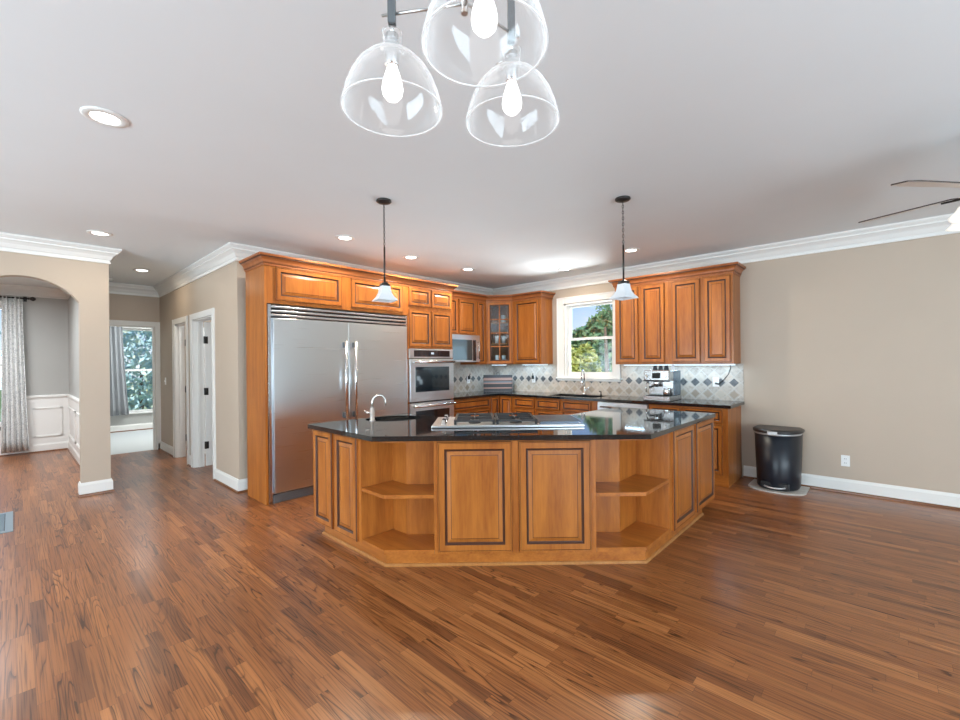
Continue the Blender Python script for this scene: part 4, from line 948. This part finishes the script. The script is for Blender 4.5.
for i in range(22): fbox(bm, F_C, c0+0.855+i*0.0145, c0+0.862+i*0.0145, cb0+0.07, cb1-0.06, 0.944, 0.949)
obj('griddle', bm, plain('blued_griddle_steel', (0.12, 0.15, 0.19), 0.3, 0.8), t)
for i in range(5):
    v = cp_(c0+0.085, cb1-0.09-i*0.085, 0); bm = new(); lathe(bm, [(0.022, 0.930), (0.022, 0.936), (0.016, 0.938), (0.015, 0.962), (0.011, 0.966)], (v[0], v[1], 0), 18); obj('knob', bm, 'steel_dark' if i % 2 else 'chrome', t)

# ------------------------------------------------------------------ pendant lights over the island
t = thing('pendant_light', 'square white glass pendant light over the left side of the island, before the refrigerator cabinet', 'pendant light', (0, 0, 0), 'pendants over the island')
bm = new(); lathe(bm, [(0.060, CE-0.001), (0.062, CE-0.012), (0.050, CE-0.022), (0.012, CE-0.030)], (0, 0, 0), 24); obj('canopy', bm, 'bronze', t)
bm = new()
z = CE-0.03; i = 0
while z > 2.37:
    pts = []
    for k in range(9):
        a = 2*PI*k/8; u = 0.0065*math.cos(a); v = 0.015*math.sin(a)
        pts.append((u if i % 2 else 0, 0 if i % 2 else u, z-0.014+v))
    tube(bm, pts, 0.0022, 6, cap=False); z -= 0.024; i += 1
obj('chain', bm, 'bronze', t)
bm = new(); tube(bm, [(0, 0, 2.36), (0, 0, 2.06)], 0.0075, 12); obj('stem', bm, 'bronze', t)
bm = new(); lathe(bm, [(0.010, 2.075), (0.028, 2.068), (0.045, 2.060), (0.045, 2.038), (0.030, 2.034)], (0, 0, 0), 4); obj('fitter', bm, 'bronze', t)
bm = new(); prof = [(0.050, 2.040), (0.052, 2.02), (0.062, 1.985), (0.082, 1.955), (0.112, 1.930), (0.116, 1.922), (0.108, 1.922), (0.078, 1.948), (0.058, 1.98), (0.046, 2.02), (0.045, 2.036)]
lathe(bm, prof, (0, 0, 0), 4, closed=True); 
for f in bm.faces: f.smooth = False
sh = obj('shade', bm, 'frost', t)
bm = new(); lathe(bm, [(0.012, 2.03), (0.013, 2.0), (0.024, 1.975), (0.024, 1.955), (0.010, 1.94)], (0, 0, 0), 12); obj('bulb', bm, 'frost', t)
t.location = (-2.965, 2.060, 0); t.rotation_euler[2] = math.radians(30)
dup(t, (-1.548, 3.390, 0), 'square white glass pendant light over the right side of the island, near the window', rotz=math.radians(30))

# ------------------------------------------------------------------ recessed ceiling lights
t = thing('recessed_light', 'lit recessed ceiling light nearest the camera, at the upper left', 'ceiling light', (0, 0, CE), 'recessed ceiling lights')
bm = new(); lathe(bm, [(0.062, -0.0005), (0.100, -0.0005), (0.100, -0.004), (0.092, -0.008), (0.066, -0.010), (0.062, -0.006)], (0, 0, CE), 32, closed=True); obj('trim_ring', bm, 'white', t)
bm = new(); lathe(bm, [(0.002, -0.0045), (0.066, -0.0045), (0.066, -0.001), (0.002, -0.001)], (0, 0, CE), 32, closed=True); obj('lens', bm, 'lens', t)
RL = [(-3.026, 0.342, ''), (-5.695, 0.597, 'lit recessed ceiling light in front of the arched wall'), (-7.488, 1.22, 'lit recessed ceiling light deep in the hall'),
      (-4.129, 2.379, 'lit recessed ceiling light in front of the refrigerator, left of the left pendant stem'), (-4.31, 3.388, 'lit recessed ceiling light just right of the left pendant stem'),
      (-4.298, 4.39, 'lit recessed ceiling light above the microwave end of the counter'), (-3.329, 5.38, 'lit recessed ceiling light in front of the kitchen window'), (-2.202, 5.033, 'lit recessed ceiling light beside the right pendant stem')]
for i, (x, y, lab) in enumerate(RL):
    r = t
    if i == 0: t.location = (x, y, CE)
    else: r = dup(t, (x, y, CE), lab)
    ld = bpy.data.lights.new('downlight', 'AREA'); ld.shape = 'DISK'; ld.size = 0.12; ld.energy = (7, 6, 4, 17, 16, 16, 6, 15)[i]; ld.color = (1.0, 0.88, 0.70)
    lo_ = bpy.data.objects.new('downlight', ld); COL.objects.link(lo_); lo_.location = (x, y, CE-0.012)
# small smoke-detector style disc in the hall
bm = new(); lathe(bm, [(0.055, 2.7395), (0.055, 2.722), (0.045, 2.712), (0.01, 2.710)], (-8.55, 0.98, 0), 24)
tag(obj('smoke_detector', bm, 'white_plastic', at=(-8.55, 0.98, 2.71)), 'small white round smoke detector at the far end of the hall ceiling', 'smoke detector')

# ------------------------------------------------------------------ chandelier with three clear glass domes
t = thing('chandelier', 'cluster chandelier of three clear glass dome shades at the top of the photo', 'chandelier', (-0.84, 0.85, 2.74))
domes = [(-1.020, 0.742, 2.132), (-0.653, 0.728, 2.122), (-0.822, 1.038, 2.137)]
hub = (-0.845, 0.86)
bm = new(); lathe(bm, [(0.075, CE-0.001), (0.075, CE-0.022), (0.02, CE-0.028)], (hub[0], hub[1], 0), 32); obj('canopy', bm, 'nickel', t)
for (x, y, z) in domes:
    prof = [(0.1405, 0.0), (0.1415, 0.002), (0.1375, 0.022), (0.130, 0.050), (0.117, 0.084), (0.100, 0.113), (0.078, 0.137), (0.056, 0.152), (0.038, 0.160), (0.030, 0.166), (0.0265, 0.176), (0.0265, 0.218), (0.0285, 0.221)]
    inn = [(r-0.0025, h) for r, h in reversed(prof)]
    bm = new(); lathe(bm, prof+inn, (x, y, z), 56, closed=True); s = obj('shade', bm, 'glass', t)
    bm = new(); lathe(bm, [(0.1385, -0.0015), (0.142, -0.0015), (0.142, 0.0015), (0.1385, 0.0015)], (x, y, z), 64, closed=True); obj('rim', bm, 'glass_rim', s)
    bm = new(); lathe(bm, [(0.016, 0.125), (0.019, 0.130), (0.019, 0.215), (0.010, 0.222)], (x, y, z), 18); obj('socket', bm, 'chrome', t)
    bm = new(); lathe(bm, [(0.010, 0.128), (0.014, 0.122), (0.020, 0.105), (0.027, 0.082), (0.030, 0.062), (0.027, 0.045), (0.016, 0.032), (0.003, 0.028)], (x, y, z), 20); obj('bulb', bm, 'bulb', t)
    bm = new(); lathe(bm, [(0.0135, 0.245), (0.0150, 0.247), (0.0150, CE-z-0.001)], (x, y, z), 4)
    for f in bm.faces: f.smooth = False
    obj('stem', bm, 'stem_grey', t)
    bm = new(); tube(bm, [(x, y, z+0.222), (x, y, z+0.248)], 0.005); obj('link', bm, 'chrome', t)
    d = Vector((hub[0]-x, hub[1]-y)).normalized()
    bm = new(); tube(bm, [(x-d.x*0.03, y-d.y*0.03, z+0.275), (hub[0], hub[1], z+0.275)], 0.004); obj('cross_rod', bm, 'nickel', t)
    bm = new(); tube(bm, [(x-0.05, y-0.012, z+0.200), (x-0.022, y-0.005, z+0.200)], [0.003, 0.004]); obj('thumb_screw', bm, 'chrome', t)
bm = new(); tube(bm, [(hub[0], hub[1], 2.38), (hub[0], hub[1], CE-0.02)], 0.010, 12); obj('centre_rod', bm, 'nickel', t)

# ------------------------------------------------------------------ ceiling fan
fh = (0.505, 3.815); ZB = 2.355
t = thing('ceiling_fan', 'ceiling fan with lit glass shades at the right edge', 'ceiling fan', (fh[0], fh[1], CE))
bm = new(); lathe(bm, [(0.07, CE-0.001), (0.072, CE-0.03), (0.03, CE-0.06), (0.014, CE-0.07), (0.014, 2.53)], (fh[0], fh[1], 0), 24); obj('canopy', bm, 'bronze', t)
bm = new(); lathe(bm, [(0.04, 2.53), (0.11, 2.51), (0.125, 2.47), (0.125, 2.42), (0.09, 2.39), (0.06, 2.37)], (fh[0], fh[1], 0), 32); obj('motor_housing', bm, 'bronze', t)
for k in range(5):
    a = math.radians(228.5-72*k); c_, s_ = math.cos(a), math.sin(a)
    tp = math.radians(-11); 
    def bp_(r, w_, h_): 
        x = r*c_ - w_*s_*math.cos(tp); y = r*s_ + w_*c_*math.cos(tp); return (fh[0]+x, fh[1]+y, ZB+0.02+w_*math.sin(tp)+h_)
    bm = new(); out = [(0.20, -0.045), (0.60, -0.066), (0.655, -0.05), (0.665, 0.05), (0.60, 0.066), (0.20, 0.045)]
    top = [bm.verts.new(bp_(r, w_, 0.004)) for r, w_ in out]; bot = [bm.verts.new(bp_(r, w_, -0.004)) for r, w_ in out]
    f = bm.faces.new(top); f = bm.faces.new(bot[::-1]); f.material_index = 1
    for i in range(6): bm.faces.new((top[i], top[(i+1) % 6], bot[(i+1) % 6], bot[i]))
    bl = obj('blade', bm, ['blade_dark', 'blade'], t)
    bm = new(); pts = [bp_(0.10, 0, 0.0), bp_(0.17, 0, -0.01), bp_(0.26, 0, -0.007)]; tube(bm, pts, 0.008); obj('blade_arm', bm, 'bronze', bl)
bm = new(); lathe(bm, [(0.05, 2.37), (0.07, 2.36), (0.06, 2.32), (0.02, 2.30)], (fh[0], fh[1], 0), 24); obj('light_kit', bm, 'frost_warm', t)
for k in range(4):
    a = math.radians(222.9+90*k); dx, dy = math.cos(a), math.sin(a)
    bm = new(); lathe(bm, [(0.018, 0.0), (0.026, -0.012), (0.045, -0.045), (0.056, -0.085), (0.074, -0.115), (0.071, -0.118), (0.052, -0.086), (0.040, -0.045), (0.018, -0.014)], (0, 0, 0), 20)
    tl = math.radians(16); b2 = new()
    def tr_(c): 
        x, y, z = c; u = x*math.cos(tl)-z*math.sin(tl); zz = x*math.sin(tl)+z*math.cos(tl)
        return (fh[0]+dx*(0.185+u)-dy*y, fh[1]+dy*(0.185+u)+dx*y, 2.305+zz)
    merge(b2, bm, tr_); s = obj('lamp_shade', b2, 'frost_warm', t)
    bm = new(); tube(bm, [(fh[0]+dx*0.04, fh[1]+dy*0.04, 2.345), (fh[0]+dx*0.13, fh[1]+dy*0.13, 2.345), (fh[0]+dx*0.185, fh[1]+dy*0.185, 2.30)], 0.008); obj('shade_arm', bm, 'nickel', t)

# ------------------------------------------------------------------ trash can and mat
cx_, cy_ = -0.868, 5.765
bm = new(); pts = [(-0.868+0.262*math.cos(PI+PI*i/16)*(1.0 if i in (0, 16) else 0.99), 5.62+0.15*math.sin(PI+PI*i/16)) for i in range(17)] + [(-0.606, 5.93), (-1.13, 5.93)]
prism(bm, pts, 0.001, 0.014); tag(obj('floor_mat', bm, noisy('cream_marble', (0.50, 0.46, 0.42), (0.66, 0.63, 0.58), 14, 0.4), at=(cx_, cy_, 0)), 'cream mat under the black trash can', 'mat')
t = thing('trash_can', 'tall black step trash can standing by the right wall', 'trash can', (cx_, cy_, 0.014))
def dshape(wx, fy, by, n=20, rot=math.radians(0)):
    pts = []; wx *= 0.955
    for i in range(n+1):
        a = PI + PI*i/n; pts.append((cx_+wx*math.cos(a), cy_-0.02+fy*math.sin(a)))
    pts += [(cx_+wx, cy_+by*0.6), (cx_+wx*0.9, cy_+by), (cx_-wx*0.9, cy_+by), (cx_-wx, cy_+by*0.6)]
    return pts
def loft(bm, secs, mi=0):
    rs = [[bm.verts.new((x, y, z)) for x, y in pl] for pl, z in secs]; n = len(rs[0])
    for k in range(len(rs)-1):
        for i in range(n):
            f = bm.faces.new((rs[k][i], rs[k][(i+1) % n], rs[k+1][(i+1) % n], rs[k+1][i])); f.material_index = mi; f.smooth = True
    bm.faces.new(rs[0]); bm.faces.new(rs[-1])
bm = new(); loft(bm, [(dshape(0.195, 0.205, 0.12), 0.016), (dshape(0.205, 0.215, 0.125), 0.03), (dshape(0.225, 0.235, 0.14), 0.60)]); obj('bin_body', bm, 'bin', t)
bm = new(); loft(bm, [(dshape(0.222, 0.232, 0.138), 0.601), (dshape(0.228, 0.238, 0.142), 0.604), (dshape(0.228, 0.238, 0.142), 0.622)]); r_ = obj('liner_rim', bm, 'silver', t); r_['label'] = 'grey liner rim'
bm = new(); loft(bm, [(dshape(0.238, 0.250, 0.148), 0.624), (dshape(0.242, 0.256, 0.15), 0.632), (dshape(0.240, 0.254, 0.148), 0.650), (dshape(0.215, 0.228, 0.13), 0.664)]); lid = obj('lid', bm, 'binlid', t)
bm = new(); box(bm, (cx_-0.055, cy_-0.285, 0.612), (cx_+0.035, cy_-0.262, 0.648), 0.004); obj('lock', bm, 'silver', lid)
bm = new(); pts = [(cx_+0.14*math.sin(a), cy_-0.02-0.262*math.cos(a*0.9), 0.062-0.012*math.cos(a)) for a in [-1.0+2.0*i/12 for i in range(13)]]
tube(bm, pts, 0.009, 8); obj('pedal', bm, 'silver', t)
bm = new(); fbox(bm, Face((cx_, cy_-0.222, 0), (1, 0, 0), (0, -1, 0)), -0.13, 0.13, -0.02, 0.012, 0.03, 0.10, 0.01); obj('pedal_recess', bm, 'black', t)

# floor vent
t = thing('floor_vent', 'blue-grey metal floor vent grille at the left edge', 'floor vent', (-5.87, -0.16, 0))
M['vent'] = plain('vent_metal', (0.27, 0.33, 0.37), 0.4, 0.6)
bm = new(); box(bm, (-6.25, -0.06, 0.0005), (-5.50, -0.01, 0.008), 0.002); box(bm, (-6.25, -0.33, 0.0005), (-5.50, -0.28, 0.008), 0.002); box(bm, (-6.25, -0.28, 0.0005), (-6.20, -0.06, 0.008), 0.002); box(bm, (-5.55, -0.28, 0.0005), (-5.50, -0.06, 0.008), 0.002)
obj('frame', bm, 'vent', t)
bm = new(); box(bm, (-6.20, -0.28, 0.0005), (-5.55, -0.06, 0.002)); obj('backing', bm, 'steel_dark', t)
bm = new()
for i in range(32): box(bm, (-6.195+i*0.0203, -0.275, 0.002), (-6.185+i*0.0203, -0.065, 0.006))
obj('slats', bm, 'vent', t)

# ------------------------------------------------------------------ garden outside the windows
def leaves(name, label, cat, blobs, n, size, m, trunk=None, group=None):
    bm = new()
    for _ in range(n):
        c, r = random.choice(blobs)
        while True:
            v = Vector((random.uniform(-1, 1), random.uniform(-1, 1), random.uniform(-1, 1)))
            if 0.35 < v.length < 1: break
        p = Vector((c[0]+v.x*r[0], c[1]+v.y*r[1], c[2]+v.z*r[2]))
        if p.z < -0.45: continue
        d = Vector((random.gauss(0, 1), random.gauss(0, 1), random.gauss(0, 1))).normalized(); q = d.orthogonal().normalized()
        s = size*random.uniform(0.6, 1.3)
        vs = [bm.verts.new(p+d*s), bm.verts.new(p+q*s*0.45), bm.verts.new(p-d*s), bm.verts.new(p-q*s*0.45)]
        bm.faces.new(vs)
    b0 = blobs[0][0]
    t = thing(name, label, cat, (b0[0], b0[1], -0.5), group)
    me = bpy.data.meshes.new('foliage'); o = bpy.data.objects.new('foliage', me); COL.objects.link(o); o.parent = t
    bmesh.ops.translate(bm, verts=bm.verts, vec=-ORI[t.name]); bm.to_mesh(me); bm.free(); me.materials.append(M[m])
    b2 = new(); tube(b2, [(b0[0], b0[1], -0.5), (b0[0]+0.05, b0[1], b0[2]*0.3), (b0[0], b0[1], b0[2]*0.8)], [0.09, 0.06, 0.03] if cat == 'tree' else [0.05, 0.04, 0.02])
    obj('trunk' if cat == 'tree' else 'stem', b2, 'bark', t)
leaves('garden_shrub', 'sunlit yellow-green shrub low on the left outside the kitchen window', 'shrub', [((-7.05, 11.3, 0.45), (0.52, 0.6, 1.6))], 6000, 0.08, 'leaf', group=None)
leaves('garden_shrub', 'sunlit yellow-green shrub low in the middle outside the kitchen window', 'shrub', [((-5.97, 10.6, 0.40), (0.50, 0.6, 1.5))], 6000, 0.08, 'leaf')
leaves('garden_shrub', 'sunlit yellow-green shrub low on the right outside the kitchen window', 'shrub', [((-4.9, 11.3, 0.45), (0.5, 0.6, 1.6))], 6000, 0.08, 'leaf')
leaves('garden_tree', 'broad green tree rising left behind the shrubs outside the kitchen window', 'tree', [((-9.9, 17.5, 0.9), (1.5, 1.0, 2.05))], 9000, 0.16, 'leaf_dark')
leaves('garden_tree', 'broad green tree rising right behind the shrubs outside the kitchen window', 'tree', [((-7.7, 15.2, 1.0), (1.25, 0.9, 2.25))], 9000, 0.16, 'leaf_dark')
leaves('garden_tree', 'dark overhanging branch against the sky in the top right of the kitchen window', 'tree', [((-4.55, 9.0, 2.72), (0.22, 0.3, 0.34)), ((-4.35, 9.0, 2.55), (0.25, 0.3, 0.25))], 420, 0.05, 'leaf_dark')
leaves('garden_tree', 'blue-green leafy tree outside the hall-end window', 'tree', [((-17.5, 2.8, 1.8), (1.6, 2.0, 2.8))], 9000, 0.10, 'leaf_blue')
leaves('garden_tree', 'blue-green leafy tree outside the arched room window', 'tree', [((-16.0, -2.4, 1.8), (1.5, 2.2, 2.6))], 6000, 0.13, 'leaf_blue')
for o in list(S.objects):
    if '_o' in o: del o['_o']
